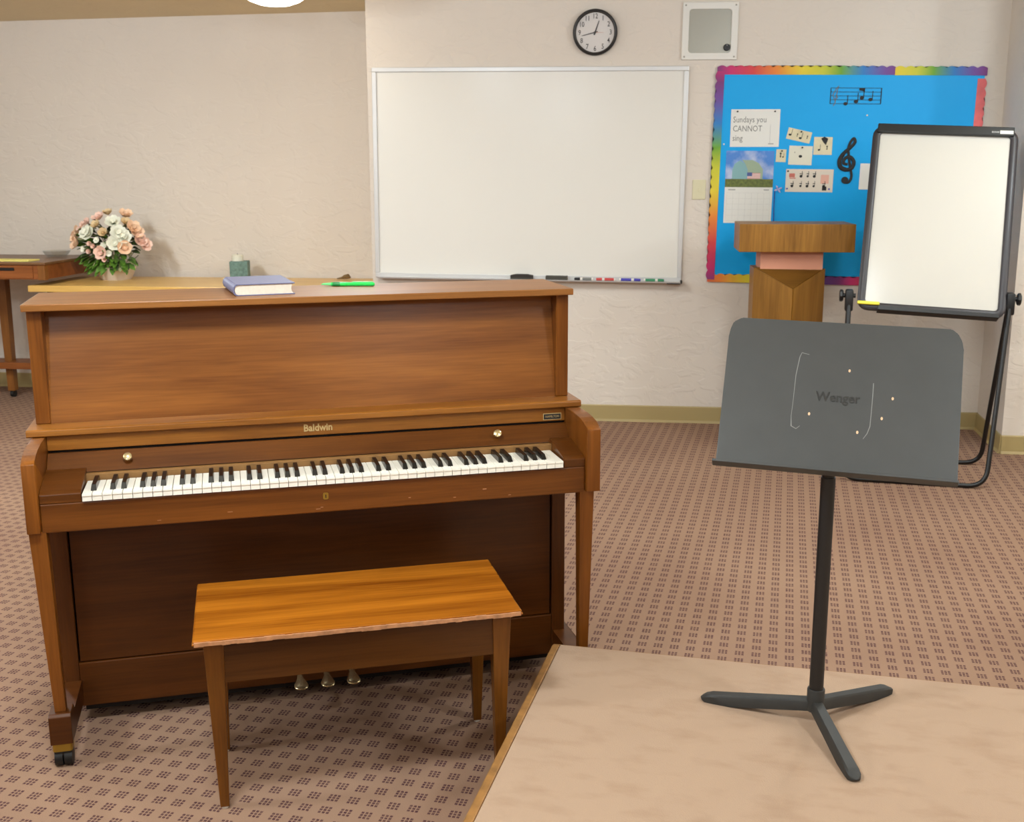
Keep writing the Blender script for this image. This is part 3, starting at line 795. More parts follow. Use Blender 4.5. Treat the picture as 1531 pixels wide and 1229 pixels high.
# ================================================================== lectern
lec = thing('lectern', 'brown oak lectern with a boxy top and a salmon neck, before the bulletin board', 'lectern', (0.757, 6.0, 0))
MB().box(-0.296, 0.296, 0.0, 0.38, 1.066, 1.211, 0.003).build('top_box', M['oak_z'], lec)
MB().box(-0.176, 0.148, 0.075, 0.33, 0.970, 1.066).build('neck', M['salmon'], lec, label='salmon-coloured neck')
xl, xr, xm = -0.205, 0.160, -0.012
b = MB(); b.hull([(xl, 0.085, 0.0), (xm, -0.03, 0.0), (xr, 0.085, 0.0), (xr, 0.36, 0.0), (xl, 0.36, 0.0)],
                 [(xl, 0.085, 0.974), (xm, -0.03, 0.872), (xr, 0.085, 0.970), (xr, 0.36, 0.970), (xl, 0.36, 0.970)])
base = b.build('base', M['oak_flat'], lec)
# facing boards of the prow
def facing(p, q, zp, zq, name, mat, off=0.006):
    d = Vector((q[0]-p[0], q[1]-p[1], 0)).normalized(); nrm = Vector((d.y, -d.x, 0))*off
    b = MB()
    b.hull([(p[0], p[1], 0.02), (q[0], q[1], 0.02), (q[0], q[1], zq), (p[0], p[1], zp)],
           [(p[0]+nrm.x, p[1]+nrm.y, 0.02), (q[0]+nrm.x, q[1]+nrm.y, 0.02), (q[0]+nrm.x, q[1]+nrm.y, zq), (p[0]+nrm.x, p[1]+nrm.y, zp)])
    b.build(name, mat, lec)
facing((xl, 0.085), (xm-0.0005, -0.030), 0.979, 0.877, 'front_panel', M['oak_flat'])
facing((xm+0.0005, -0.030), (xr, 0.085), 0.877, 0.975, 'front_panel', M['oak_flat'])
b = MB(); b.hull([(xl+0.004, 0.084, 0.9750), (xm, -0.031, 0.8750), (xr-0.004, 0.084, 0.9715)], [(xl+0.004, 0.084, 0.9805), (xm, -0.0325, 0.8795), (xr-0.004, 0.084, 0.9770)])
b.build('sloping_facet', M['oak_dark'], lec, label='sloping facet coloured dark as if shaded')  # the top box's shade is put into the facet's darker oak
MB().box(-0.235, 0.185, 0.0, 0.39, 0.0, 0.022).build('foot_board', M['oak_dark'], lec)

# ================================================================== things on the back wall
def wallthing(name, label, cat, x, z, roll=0.0, group=None, out=0.0):
    return thing(name, label, cat, (x, BACK_Y-out, z), (WALLROT, math.radians(roll), 0), group)

# whiteboard
wb = wallthing('whiteboard', 'large aluminium-framed whiteboard on the back wall', 'whiteboard', -0.729, 1.4645, 0.55)
hw_, hh = 0.917, 0.609
MB().box(-hw_+0.02, hw_-0.02, -hh+0.02, hh-0.02, 0.003, 0.010).build('writing_surface', M['whiteboard'], wb)
fr = [(0.004, 0.002), (0.004, 0.014), (0.010, 0.018), (0.026, 0.018), (0.030, 0.012), (0.030, 0.002)]
MB().box(-hw_, -hw_+0.026, -hh+0.026, hh-0.026, 0.001, 0.019, 0.003).build('frame_rail', M['alu'], wb)
MB().box(hw_-0.026, hw_, -hh+0.026, hh-0.026, 0.001, 0.019, 0.003).build('frame_rail', M['alu'], wb)
MB().box(-hw_, hw_, hh-0.026, hh, 0.001, 0.019, 0.003).build('frame_rail', M['alu'], wb)
MB().box(-hw_, hw_, -hh, -hh+0.026, 0.001, 0.019, 0.003).build('frame_rail', M['alu'], wb)
b = MB(); b.prism([(-hh-0.002, 0.001), (-hh-0.002, 0.075), (-hh+0.006, 0.078), (-hh+0.006, 0.074), (-hh+0.003, 0.070), (-hh+0.003, 0.001)], 'x', -hw_+0.02, hw_-0.004)
b.build('tray', M['alu'], wb)
MB().box(hw_-0.006, hw_+0.004, -hh-0.004, -hh+0.012, 0.001, 0.080, 0.002).build('tray_end_cap', M['eraser_dark'], wb)
b = MB(); b.box(hw_-0.085, hw_-0.008, -hh-0.008, -hh-0.0021, 0.02, 0.078, 0.002); b.build('tray_stop', M['eraser_dark'], wb)
TRAY = -hh+0.0032
def in_tray(x, y, z):
    r = math.radians(0.55)
    return (-0.729 + x*math.cos(r)+y*math.sin(r), BACK_Y-z, 1.4645 - x*math.sin(r)+y*math.cos(r))
def wx(px):    # metres along the board
    return (px-556)/473*1.834-0.917
for px0, px1, mt, lab, arch in ((770, 804, M['eraser_dark'], 'dark brown eraser with an arched back, left of the two on the whiteboard tray', 0.006),
                                (824, 857, M['eraser'], 'grey-green block eraser beside the black marker on the whiteboard tray', 0.0)):
    x0, x1 = wx(px0), wx(px1); L_ = x1-x0
    o = thing('whiteboard_eraser', lab, 'eraser', in_tray((x0+x1)/2, TRAY, 0.0445), (WALLROT, math.radians(0.55), 0), 'erasers on the whiteboard tray')
    MB().box(-L_/2, L_/2, 0.0, 0.010, -0.024, 0.024, 0.001).build('felt_pad', M['eraser'], o)
    prof = [(-L_/2, 0.010), (L_/2, 0.010), (L_/2, 0.024), (L_/4, 0.024+arch), (-L_/4, 0.024+arch), (-L_/2, 0.024)]
    MB().prism(prof, 'z', -0.024, 0.024, 0.001).build('grip', mt, o)
for px0, px1, mt, flip, lab in ((868, 896, M['ink'], 1, 'black-capped marker on the whiteboard tray beside the eraser'),
                                (901, 930, M['red'], 1, 'red marker on the whiteboard tray'),
                                (936, 968, M['blue'], -1, 'blue marker on the whiteboard tray'),
                                (973, 1003, M['green'], -1, 'green marker at the right end of the whiteboard tray')):
    x0, x1 = wx(px0), wx(px1); L_ = x1-x0
    o = thing('whiteboard_marker', lab, 'marker', in_tray((x0+x1)/2, TRAY+0.0092, 0.062), (WALLROT, math.radians(0.55), 0), 'markers on the whiteboard tray')
    k = -flip
    def X(t): return k*t*L_/2
    b = MB(); b.tube([(X(-1), 0, 0), (X(-0.97), 0, 0), (X(0.38), 0, 0)], [0.0075, 0.0088, 0.0088], 12); b.build('barrel', M['white_plastic'], o, True)
    b = MB(); b.tube([(X(-0.85), 0, 0), (X(0.12), 0, 0)], [0.0091, 0.0091], 12); b.build('barrel_label', mt if mt is not M['ink'] else M['ink_grey'], o, True)
    b = MB(); b.tube([(X(0.38), 0, 0), (X(0.45), 0, 0), (X(0.95), 0, 0), (X(1), 0, 0)], [0.0092, 0.0092, 0.0080, 0.006], 12); b.build('cap', mt, o, True)

# clock
ck = wallthing('wall_clock', 'round black-rimmed wall clock above the whiteboard', 'clock', -0.339, 2.2545)
b = MB(); b.lathe([(0.108, 0.0), (0.122, 0.0), (0.1265, 0.012), (0.1255, 0.028), (0.120, 0.034), (0.114, 0.032), (0.1125, 0.020), (0.108, 0.016)], n=64, closed=True); b.build('rim', M['clock_black'], ck, True)
b = MB(); b.disc(0, 0, 0.113, 0.004, 0.014, 48); b.build('face', M['clock_face'], ck)
for h in range(1, 13):
    a = math.radians(90-30*h); r = 0.088
    place('numeral', text_mesh(str(h), 0.039, 0.0003, M['clock_black'], width=0.8, bold=0.0003), ck, (r*math.cos(a), r*math.sin(a)-0.001, 0.0146))
def hand(name, ang, L_, wd, z, mat, tail=0.015):
    a = math.radians(90-ang); d = Vector((math.cos(a), math.sin(a))); s = Vector((-d.y, d.x))
    b = MB(); b.poly([tuple(-d*tail+s*wd), tuple(-d*tail-s*wd), tuple(d*L_-s*wd*0.45), tuple(d*L_+s*wd*0.45)], z, z+0.0012); b.build(name, mat, ck)
hand('hour_hand', 19.5, 0.066, 0.0042, 0.0155, M['clock_black'])
hand('minute_hand', 256.5, 0.078, 0.0034, 0.0172, M['clock_black'])
hand('second_hand', 92, 0.048, 0.0012, 0.0188, M['ink_pink'], 0.004)
b = MB(); b.disc(0, 0, 0.006, 0.015, 0.021, 16); b.build('hand_pin', M['clock_black'], ck)
b = MB(); b.disc(0, 0, 0.1135, 0.0265, 0.0275, 48); b.build('glass', M['clock_glass'], ck)

# framed speaker panel
sp_ = wallthing('wall_speaker', 'square white-framed grey wall speaker with a small black dial', 'speaker', 0.3035, 2.2505, 0.7)
b = MB()
o_, i_ = 0.1545, 0.1165
bm = b.bm
def rr(h, r, z, n=6):
    ps = []
    for cx, cy, a in ((h-r, h-r, 0), (-h+r, h-r, 90), (-h+r, -h+r, 180), (h-r, -h+r, 270)):
        for k in range(n+1):
            t = math.radians(a+90*k/n); ps.append(bm.verts.new((cx+r*math.cos(t), cy+r*math.sin(t), z)))
    return ps
rings = [rr(o_, 0.004, 0.0), rr(o_, 0.004, 0.012), rr(o_-0.003, 0.004, 0.015), rr(i_+0.002, 0.018, 0.015), rr(i_, 0.018, 0.012), rr(i_, 0.018, 0.001)]
for i in range(len(rings)-1):
    k_ = len(rings[0])
    for k in range(k_):
        bm.faces.new((rings[i][k], rings[i][(k+1) % k_], rings[i+1][(k+1) % k_], rings[i+1][k]))
b.build('frame', M['white_plastic'], sp_)
b = MB(); b.rrect(-i_, i_, -i_, i_, 0.018, 0.0, 0.006); b.build('grille', M['panel_grey'], sp_)
b = MB(); b.lathe([(0.019, 0.006), (0.019, 0.018), (0.016, 0.022), (0.007, 0.022), (0.006, 0.020), (0.0, 0.020)], (0.097, -0.088, 0), 24); dial = b.build('dial', M['black_plastic'], sp_, True)
MB().box(0.0955, 0.0985, -0.080, -0.073, 0.021, 0.0232).build('dial_mark', M['ink_pale'], dial)
for sx in (-1, 1):
    for sy in (-1, 1):
        b = MB(); b.lathe([(0.0, 0.0165), (0.003, 0.0165), (0.005, 0.015), (0.005, 0.014)], (sx*0.138, sy*0.138, 0), 12); b.build('screw', M['panel_grey'], sp_, True)

# switch plate
sw = wallthing('switch_plate', 'blank beige switch plate on the wall left of the bulletin board', 'switch', 0.270, 1.379)
b = MB(); b.box(-0.038, 0.038, -0.056, 0.056, 0.0, 0.007, 0.003); b.build('plate', M['switch'], sw)
b = MB(); b.box(-0.005, 0.005, -0.012, 0.012, 0.007, 0.0095, 0.001); b.build('toggle', M['switch'], sw)

# ------------------------------------------------------------------ bulletin board
BBX, BBZ, BROLL = 1.0685, 1.4420, 0.95
bb = wallthing('bulletin_board', 'bright blue bulletin board with a scalloped rainbow border on the wall', 'bulletin board', BBX, BBZ, BROLL, out=0.001)
bw, bh = 0.722, 0.594
MB().box(-bw, bw, -bh, bh, 0.0, 0.012).build('backing', M['blue_paper'], bb, label='blue backing paper')
def scallop(L_, wd, outward):
    """strip from 0..L_ along x, straight edge at y=0, scalloped edge at y=wd"""
    n_ = max(1, round(L_/0.052)); st = L_/n_
    pts = [(0, 0), (L_, 0)]
    for i in range(n_-1, -1, -1):
        for k in range(6, -1, -1) if i == n_-1 else range(5, -1, -1):
            t = k/6
            pts.append((i*st+t*st, wd-0.010+0.010*math.sin(PI*t)))
    return pts
BW_ = 0.050
def strip(L_, mat, loc, rot=None):
    b = MB(); b.poly([(x, y) for x, y in scallop(L_, BW_, 1)], 0.0, 0.0012)
    bmesh.ops.triangulate(b.bm, faces=b.bm.faces[:])
    b.build('border_strip', mat, bb, loc=loc, rot=rot)
strip(0.975, rainbow('rainbow_top', 'x', 1.0, 0.0), (-bw-0.005, bh-BW_+0.018, 0.0122))
strip(0.49, rainbow('rainbow_top_right', 'x', 0.90, 0.45), (-bw+0.965, bh-BW_+0.0165, 0.0136))
strip(2*bw+0.01, rainbow('rainbow_bottom', 'x', 1.0, 0.25), (-bw-0.005, -bh-0.010, 0.0122))
strip(2*bh-0.02, rainbow('rainbow_left', 'x', 1.12, 0.01), (-bw+BW_-0.014, -bh+0.005, 0.0138), (0, 0, PI/2))
strip(2*bh-0.02, plain('border_coral', srgb(222, 104, 104), 0.6, noise=0.3, nscale=7), (bw-BW_+0.014, bh-0.05, 0.0138), (0, 0, -PI/2))
def pin(parent, x, y, z, mat):
    b = MB(); b.lathe([(0.0045, 0.0), (0.003, 0.002), (0.003, 0.006), (0.0048, 0.008), (0.0045, 0.010), (0.0, 0.0105)], (x, y, z), 10); b.build('push_pin', mat, parent, True)
pin(bb, -bw+0.052, 0.18, 0.012, M['white_plastic']); pin(bb, 0.11, 0.345, 0.012, M['white_plastic'])

def bx(px): return 0.436+(px-1093)*0.003712
def bz(py): return 1.824-(py-164)*0.003690
def sheet(name, label, cat, px0, px1, py0, py1, roll, mat, z=0.0141, group=None, curl=0.0):
    cx, cz = (bx(px0)+bx(px1))/2, (bz(py0)+bz(py1))/2
    t = wallthing(name, label, cat, cx, cz, roll, group, out=z)
    w2, h2 = (bx(px1)-bx(px0))/2, (bz(py0)-bz(py1))/2
    return t, w2, h2
def page_part(t, w2, h2, mat, name='paper'):
    return MB().box(-w2, w2, -h2, h2, 0.0, 0.0010).build(name, mat, t)
Z1, Z2 = 0.0010, 0.0013
# printed sign
t, w2, h2 = sheet('printed_sign', 'white paper sign with large grey words, pinned above the calendar', 'sign', 1093, 1166.5, 164, 220, 0.3, M['white_paper'])
page_part(t, w2, h2, M['white_paper'])
for s_, yy in (('Sundays you', 0.046), ('CANNOT', -0.004), ('sing', -0.056)):
    place('lettering', text_mesh(s_, 0.047, 0.0001, M['ink_grey'], 'LEFT', width=0.80), t, (-w2+0.012, yy, 0.0013))
b = MB(); b.box(w2-0.052, w2-0.0505, -h2+0.02, 0.02, Z1, Z2); b.box(w2-0.06, w2-0.03, -h2+0.014, -h2+0.020, Z1, Z2); b.build('printed_rule', M['ink_pale'], t)
pin(t, -w2+0.035, h2-0.012, 0.001, M['ink']); pin(t, w2-0.03, h2-0.012, 0.001, M['ink'])
# calendar
t, w2, h2 = sheet('wall_calendar', 'wall calendar with a barn picture over a month grid, pinned on the blue board', 'calendar', 1087.5, 1160, 226, 336, 0.6, M['white_paper'])
page_part(t, w2, h2, M['white_paper'])
def sky_mat():
    m, nt, bq = new_mat('printed_sky')
    N, L = nt.nodes, nt.links
    tc = N.new('ShaderNodeTexCoord'); n = N.new('ShaderNodeTexNoise'); n.inputs['Scale'].default_value = 9; n.inputs['Detail'].default_value = 4
    L.new(tc.outputs['Object'], n.inputs['Vector'])
    r = N.new('ShaderNodeValToRGB'); r.color_ramp.elements[0].position = 0.42; r.color_ramp.elements[1].position = 0.72
    r.color_ramp.elements[0].color = srgb(70, 128, 206); r.color_ramp.elements[1].color = srgb(206, 210, 226)
    L.new(n.outputs['Fac'], r.inputs['Fac']); L.new(r.outputs['Color'], bq.inputs['Base Color']); bq.inputs['Roughness'].default_value = 0.5
    return m
pic = MB(); pic.box(-w2, w2, 0.0, h2, Z1, 0.0012, mi=0)
barn = lambda x, ww, h: [(x-ww, 0.045), (x+ww, 0.045), (x+ww, 0.045+h*0.5), (x+ww*0.7, 0.045+h*0.82), (x, 0.045+h), (x-ww*0.7, 0.045+h*0.82), (x-ww, 0.045+h*0.5)]
pic.poly(barn(-0.055, 0.042, 0.105), 0.0012, 0.0014, 1)
pic.poly([(-0.012, 0.045), (0.075, 0.045), (0.075, 0.10), (0.05, 0.135), (0.015, 0.152), (-0.045, 0.152), (-0.025, 0.13), (-0.012, 0.10)], 0.0012, 0.0014, 2)
pic.box(-w2, w2, 0.0, 0.046, 0.0012, 0.0016, mi=3)
for k in range(5): pic.box(-0.012, 0.062, 0.048+k*0.007, 0.0515+k*0.007, 0.0014, 0.0017, mi=4)
for k in range(4): pic.box(-0.012, 0.062, 0.0515+k*0.007, 0.055+k*0.007, 0.0014, 0.0017, mi=6)
pic.box(-0.012, 0.016, 0.062, 0.083, 0.0014, 0.0018, mi=5)
pic.build('printed_picture', [sky_mat(), plain('print_teal', srgb(128, 172, 176), 0.5), plain('print_roof', srgb(154, 172, 146), 0.5),
                              plain('print_field', srgb(96, 106, 40), 0.5, noise=0.4, nscale=60), plain('print_red', srgb(206, 110, 108), 0.5), plain('print_blue', srgb(70, 84, 140), 0.5), M['white_paper']], t, label='printed barn picture')
b = MB()
gx0, gx1, gy0, gy1 = -w2+0.012, w2-0.012, -h2+0.012, -0.032
for k in range(6): b.box(gx0, gx1, gy0+(gy1-gy0)*k/5, gy0+(gy1-gy0)*k/5+0.0005, Z1, Z2)
for k in range(8): b.box(gx0+(gx1-gx0)*k/7, gx0+(gx1-gx0)*k/7+0.0005, gy0, gy1, Z1, Z2)
b.box(-w2+0.02, -w2+0.06, -0.018, -0.011, Z1, Z2); b.box(w2-0.05, w2-0.02, -0.018, -0.011, Z1, Z2)
b.build('month_grid', M['ink_pale'], t)
# ribbon hanging beside the calendar
t = wallthing('blue_ribbon', 'thin dark blue ribbon with a small white bow, hanging right of the calendar', 'ribbon', bx(1163.5), bz(284), 0, None, out=0.0141)
b = MB(); b.tube([(0, 0, 0.003), (-0.002, -0.08, 0.003), (0.0, -0.18, 0.003), (-0.001, -0.25, 0.003)], 0.0028, 6); b.build('ribbon_tail', plain('ribbon_blue', srgb(36, 56, 150), 0.5), t)
b = MB()
for a in (20, 120, 200, 300):
    a = math.radians(a); d = Vector((math.cos(a), math.sin(a)))
    b.tube([(0.018, 0, 0.003), tuple(Vector((0.018, 0))+d*0.012)+(0.008,), tuple(Vector((0.018, 0))+d*0.022)+(0.004,)], [0.002, 0.006, 0.003], 6)
b.build('bow', plain('bow_lilac', srgb(190, 186, 226), 0.5), t)
# music cards
def card(px0, px1, py0, py1, roll, label, marks, mat):
    t, w2, h2 = sheet('music_card', label, 'card', px0, px1, py0, py1, roll, mat, group='small note cards on the bulletin board')
    page_part(t, w2, h2, mat, 'card_sheet')
    b = MB()
    for kind, x, y, r in marks:
        x, y = x*w2, y*h2
        if kind == 'o': b.disc(x, y, r, Z1, Z2, 10, ry=r*0.8)
        if kind == 'n':
            b.disc(x, y, r, Z1, Z2, 10, ry=r*0.75); b.box(x+r*0.7, x+r, y, y+r*4.2, Z1, Z2)
        if kind == 'q':
            b.box(x-r*0.4, x+r*0.4, y-r*2, y+r*2, Z1, Z2); b.disc(x, y+r*1.5, r*0.9, Z1, Z2, 8); b.disc(x, y-r*1.5, r*0.7, Z1, Z2, 8)
        if kind == 'f':
            b.poly([(x-r, y+r), (x, y+r*1.6), (x+r*1.2, y+r), (x+r*0.6, y-r), (x-r*0.2, y-r*0.2)], Z1, Z2)
    b.build('printed_notes', M['ink'], t)
    pin(t, 0.1*w2, h2-0.009, 0.001, M['ink'])
    return t, w2, h2
card(1178, 1214, 195, 212, 13, 'narrow tilted cream card with note symbols, topmost of the small cards', [('n', -0.75, -0.2, 0.008), ('q', -0.15, 0, 0.004), ('n', 0.15, -0.4, 0.008), ('q', 0.7, 0, 0.004)], M['cream_paper'])
card(1218.5, 1246, 206, 232.5, 1, 'cream card with a bold black flag note, nearest the treble clef', [('f', 0.1, 0.45, 0.018), ('n', -0.4, -0.45, 0.007), ('q', 0.45, -0.2, 0.005)], M['cream_paper'])
card(1163, 1178, 224, 243, 2, 'smallest cream card, just right of the calendar picture', [('q', -0.1, 0.1, 0.006), ('n', 0.4, -0.2, 0.005)], M['cream_paper'])
card(1182, 1217, 219, 247.5, 2, 'pale card with a single black dot in the middle', [('o', 0.0, -0.1, 0.010), ('q', -0.5, 0.3, 0.002)], plain('pale_card', srgb(220, 216, 198), 0.7))
t, w2, h2 = sheet('note_chart', 'wide cream chart with two rows of small note symbols', 'chart', 1179, 1250, 254, 288.5, 0.8, M['cream_paper'])
page_part(t, w2, h2, plain('chart_cream', srgb(218, 206, 190), 0.7), 'chart_sheet')
b = MB()
for k, x in enumerate((-0.72, -0.36, -0.08, 0.20, 0.62)):
    for r_, y in enumerate((0.38, -0.48)):
        if (k in (0, 4)) and r_ == 0: continue
        rr_ = 0.0065+0.002*((k+r_) % 2)
        b.disc(x*w2, y*h2, rr_, Z1, Z2, 8); b.box(x*w2+rr_*0.5, x*w2+rr_*0.9, y*h2, y*h2+0.028, Z1, Z2); b.box(x*w2-rr_, x*w2+rr_*1.2, y*h2+0.012, y*h2+0.016, Z1, Z2)
b.box(0.56*w2, 0.74*w2, -0.85*h2, -0.5*h2, Z1, Z2)
b.build('printed_notes', M['ink'], t)
b = MB(); b.box(-0.86*w2, -0.62*w2, 0.28*h2, 0.62*h2, Z1, Z2); b.box(-0.84*w2, -0.58*w2, 0.16*h2, 0.24*h2, Z1, Z2); b.build('printed_figure', M['ink_red'], t)
b = MB(); b.box(0.48*w2, 0.82*w2, -0.25*h2, 0.52*h2, Z1, Z2-0.0001); b.build('printed_figure', M['ink_pink'], t)
pin(t, -w2+0.01, h2-0.012, 0.001, M['ink']); pin(t, w2-0.02, -h2+0.018, 0.001, M['blue']); pin(t, -w2+0.01, -h2+0.018, 0.001, M['blue'])
t, w2, h2 = sheet('paper_sheet', 'plain white sheet half hidden behind the easel, right of the clef', 'paper', 1289, 1330, 246, 285, 1, M['white_paper'])
page_part(t, w2, h2, M['white_paper'])
# cut-out stave
t = wallthing('music_stave', 'black stave cut-out with notes at the top of the blue board', 'decoration', (bx(1239)+bx(1314))/2, (bz(134.5)+bz(157.5))/2, 1.0, None, out=0.0141)
w2 = (bx(1314)-bx(1239))/2; h2 = (bz(134.5)-bz(157.5))/2
b = MB()
for k in range(5): b.box(-w2, w2, -h2+k*h2/2-0.0013, -h2+k*h2/2+0.0013, 0, 0.0012)
b.box(-w2, -w2+0.004, -h2, h2, 0, 0.0012); b.box(w2-0.005, w2, -h2, h2, 0, 0.0012)
b.build('stave_lines', M['ink'], t)
notes = [(-0.38, -1.0), (0.02, -0.72), (0.24, -0.25), (0.58, -0.45)]
for x, y in notes:
    b = MB(); b.disc(x*w2, y*h2, 0.0115, 0.0, 0.002, 12, ry=0.0095); b.box(x*w2+0.008, x*w2+0.0115, y*h2, y*h2+0.046, 0, 0.0018); b.build('note', M['ink'], t)
b = MB(); b.poly([(0.12*w2, 1.0*h2), (0.34*w2, 1.0*h2), (0.34*w2, 0.55*h2), (0.12*w2, 0.7*h2)], 0, 0.0018); b.build('note_beam', M['ink'], t)
b = MB(); b.tube([(-0.86*w2, -1.3*h2, 0.001), (-0.80*w2, -1.0*h2, 0.001), (-0.72*w2, 0.9*h2, 0.001), (-0.68*w2, 1.3*h2, 0.001), (-0.76*w2, 1.0*h2, 0.001), (-0.9*w2, 0.1*h2, 0.001), (-0.8*w2, -0.6*h2, 0.001), (-0.70*w2, -0.2*h2, 0.001), (-0.78*w2, 0.1*h2, 0.001)], 0.0020, 6, flat=0.4, normal=(0, 0, 1)); b.build('small_clef', M['ink_grey'], t)
# big treble clef cut-out
t = wallthing('treble_clef', 'large black treble clef cut-out on the blue board', 'decoration', bx(1271), bz(243), 0.5, None, out=0.0141)
def catmull(P, n=8):
    P = [Vector(p) for p in P]; out = []
    for i in range(len(P)-1):
        p0, p1, p2, p3 = P[max(i-1, 0)], P[i], P[i+1], P[min(i+2, len(P)-1)]
        for k in range(n):
            s = k/n
            out.append(0.5*((2*p1)+(-p0+p2)*s+(2*p0-5*p1+4*p2-p3)*s*s+(-p0+3*p1-3*p2+p3)*s**3))
    out.append(P[-1]); return out
U = 0.00371
def cp(px, py): return ((px-1271)*U, (243-py)*U, 0.004)
cl = catmull([cp(*p) for p in ((1270, 247), (1264, 245), (1266, 238), (1273, 236), (1279, 243), (1277, 252), (1269, 255), (1260, 251), (1258, 241), (1264, 230), (1273, 222), (1279, 214), (1277, 208.5), (1273, 213), (1270, 222), (1271, 234), (1274, 250), (1277, 264), (1274, 273), (1267, 274), (1264, 270))])
rad = []
for i in range(len(cl)):
    s = i/(len(cl)-1)
    rad.append(0.0070 + 0.0036*math.sin(PI*min(1, s*1.6))*(1 if s < 0.62 else 0) + (0.0016 if 0.3 < s < 0.45 else 0))
b = MB(); b.tube([tuple(p) for p in cl], rad, 8, flat=0.35, normal=(0, 0, 1)); b.disc((1267.5-1271)*U, (243-270.5)*U, 0.019, 0.0, 0.006, 16)
b.build('cutout', M['ink'], t, True)

# ================================================================== left recess: rolling desk, table and what stands on them
desk_t = thing('rolling_desk', 'reddish wooden desk on casters in the left corner, cut by the frame', 'desk', (-3.735, 6.54, 0))
MB().box(-1.15, 0.012, -0.012, 0.66, 0.930, 0.945, 0.003).build('desk_top', M['desk_top'], desk_t)
MB().box(-1.12, 0.0, 0.0, 0.02, 0.838, 0.930, 0.002).build('front_rail', M['desk_wood'], desk_t)
dr = MB().box(-0.95, -0.075, -0.006, 0.0, 0.846, 0.924, 0.002).build('drawer', M['desk_wood'], desk_t)
MB().box(-0.60, -0.195, -0.012, -0.006, 0.893, 0.912, 0.003).build('drawer_pull', M['dark_gap'], dr)
MB().box(-0.02, 0.0, 0.02, 0.64, 0.838, 0.930, 0.002).build('side_rail', M['desk_wood'], desk_t)
MB().box(-1.12, 0.0, 0.62, 0.64, 0.838, 0.930, 0.002).build('back_rail', M['desk_wood'], desk_t)
for x, y in ((-0.045, 0.0), (-0.045, 0.60)):
    MB().box(x, x+0.047, y-0.003, y+0.042, 0.834, 0.930, 0.004).build('corner_block', M['desk_leg'], desk_t)
for lx in (-0.545, -1.10):
    lg = MB().hull([(lx-0.024, 0.40, 0.045), (lx+0.024, 0.40, 0.045), (lx+0.024, 0.45, 0.045), (lx-0.024, 0.45, 0.045)],
                   [(lx-0.034, 0.395, 0.90), (lx+0.034, 0.395, 0.90), (lx+0.034, 0.455, 0.90), (lx-0.034, 0.455, 0.90)], 0.003).build('leg', M['desk_leg'], desk_t)
    b = MB(); b.cyl((lx-0.012, 0.425, 0.024), (lx+0.012, 0.425, 0.024), 0.024, n=16); b.build('caster_wheel', M['rubber'], lg, True)
MB().box(-1.16, -0.30, 0.34, 0.52, 0.205, 0.25, 0.004).build('lower_shelf', M['desk_wood'], desk_t)
o = MB().box(-0.17, 0.17, -0.06, 0.06, 0, 0.008, 0.001).build('note_pad', M['yellow'], None, loc=(-4.03, 6.66, 0.945), rot=(0, 0, math.radians(-4)))
M['pad'] = plain('pale_yellow_paper', srgb(232, 218, 120), 0.7); o.data.materials[0] = M['pad']
tag(o, 'pale yellow note pad on the rolling desk at the left edge', 'note pad')
b = MB(); b.lathe([(0.0, 0.004), (0.062, 0.004), (0.082, 0.030), (0.088, 0.044), (0.084, 0.044), (0.078, 0.030), (0.058, 0.010), (0.0, 0.010)], n=28)
o = b.build('glass_dish', M['dish_glass'], None, True, loc=(-3.90, 7.0, 0.9425)); tag(o, 'clear glass dish on the rolling desk in the left corner', 'dish')

tb = thing('folding_table', 'long low table with a yellow wooden top, behind the piano', 'table', (-3.86, 6.545, 0))
MB().box(0.0, 2.14, 0.0, 0.66, 0.760, 0.800, 0.004).build('table_top', M['maple'], tb)
for x in (0.08, 2.04):
    for y in (0.08, 0.55):
        MB().box(x, x+0.04, y, y+0.04, 0.0, 0.760, 0.003).build('leg', M['black_metal'], tb)
MB().box(0.10, 2.06, 0.09, 0.11, 0.70, 0.760).build('apron', M['maple'], tb); MB().box(0.10, 2.06, 0.56, 0.58, 0.70, 0.760).build('apron', M['maple'], tb)

cn = thing('candle_block', 'square mottled teal candle holder with a white candle, behind the book', 'candle', (-2.665, 7.05, 0.800), (0, 0, math.radians(12)))
MB().box(-0.058, 0.058, -0.058, 0.058, 0.0, 0.122, 0.004).build('holder', M['teal'], cn)
b = MB(); b.lathe([(0.0, 0.120), (0.038, 0.120), (0.038, 0.160), (0.034, 0.163), (0.0, 0.161)], (-0.012, 0, 0), 20); wxo = b.build('candle', M['wax'], cn, True)
b = MB(); b.cyl((-0.012, 0, 0.161), (-0.011, 0.001, 0.172), 0.0012, n=6); b.build('wick', M['ink'], wxo)
b = MB(); b.tube([(-0.05, 0, 0.006), (-0.02, 0.004, 0.010), (0.005, 0, 0.018), (0.025, 0.002, 0.022), (0.04, 0, 0.012)], [0.003, 0.007, 0.014, 0.016, 0.006], 9)
o = b.build('wooden_ornament', M['brown'], None, True, loc=(-1.985, 7.12, 0.799)); tag(o, 'small brown ornament lying on the yellow table, behind the green pen', 'ornament')

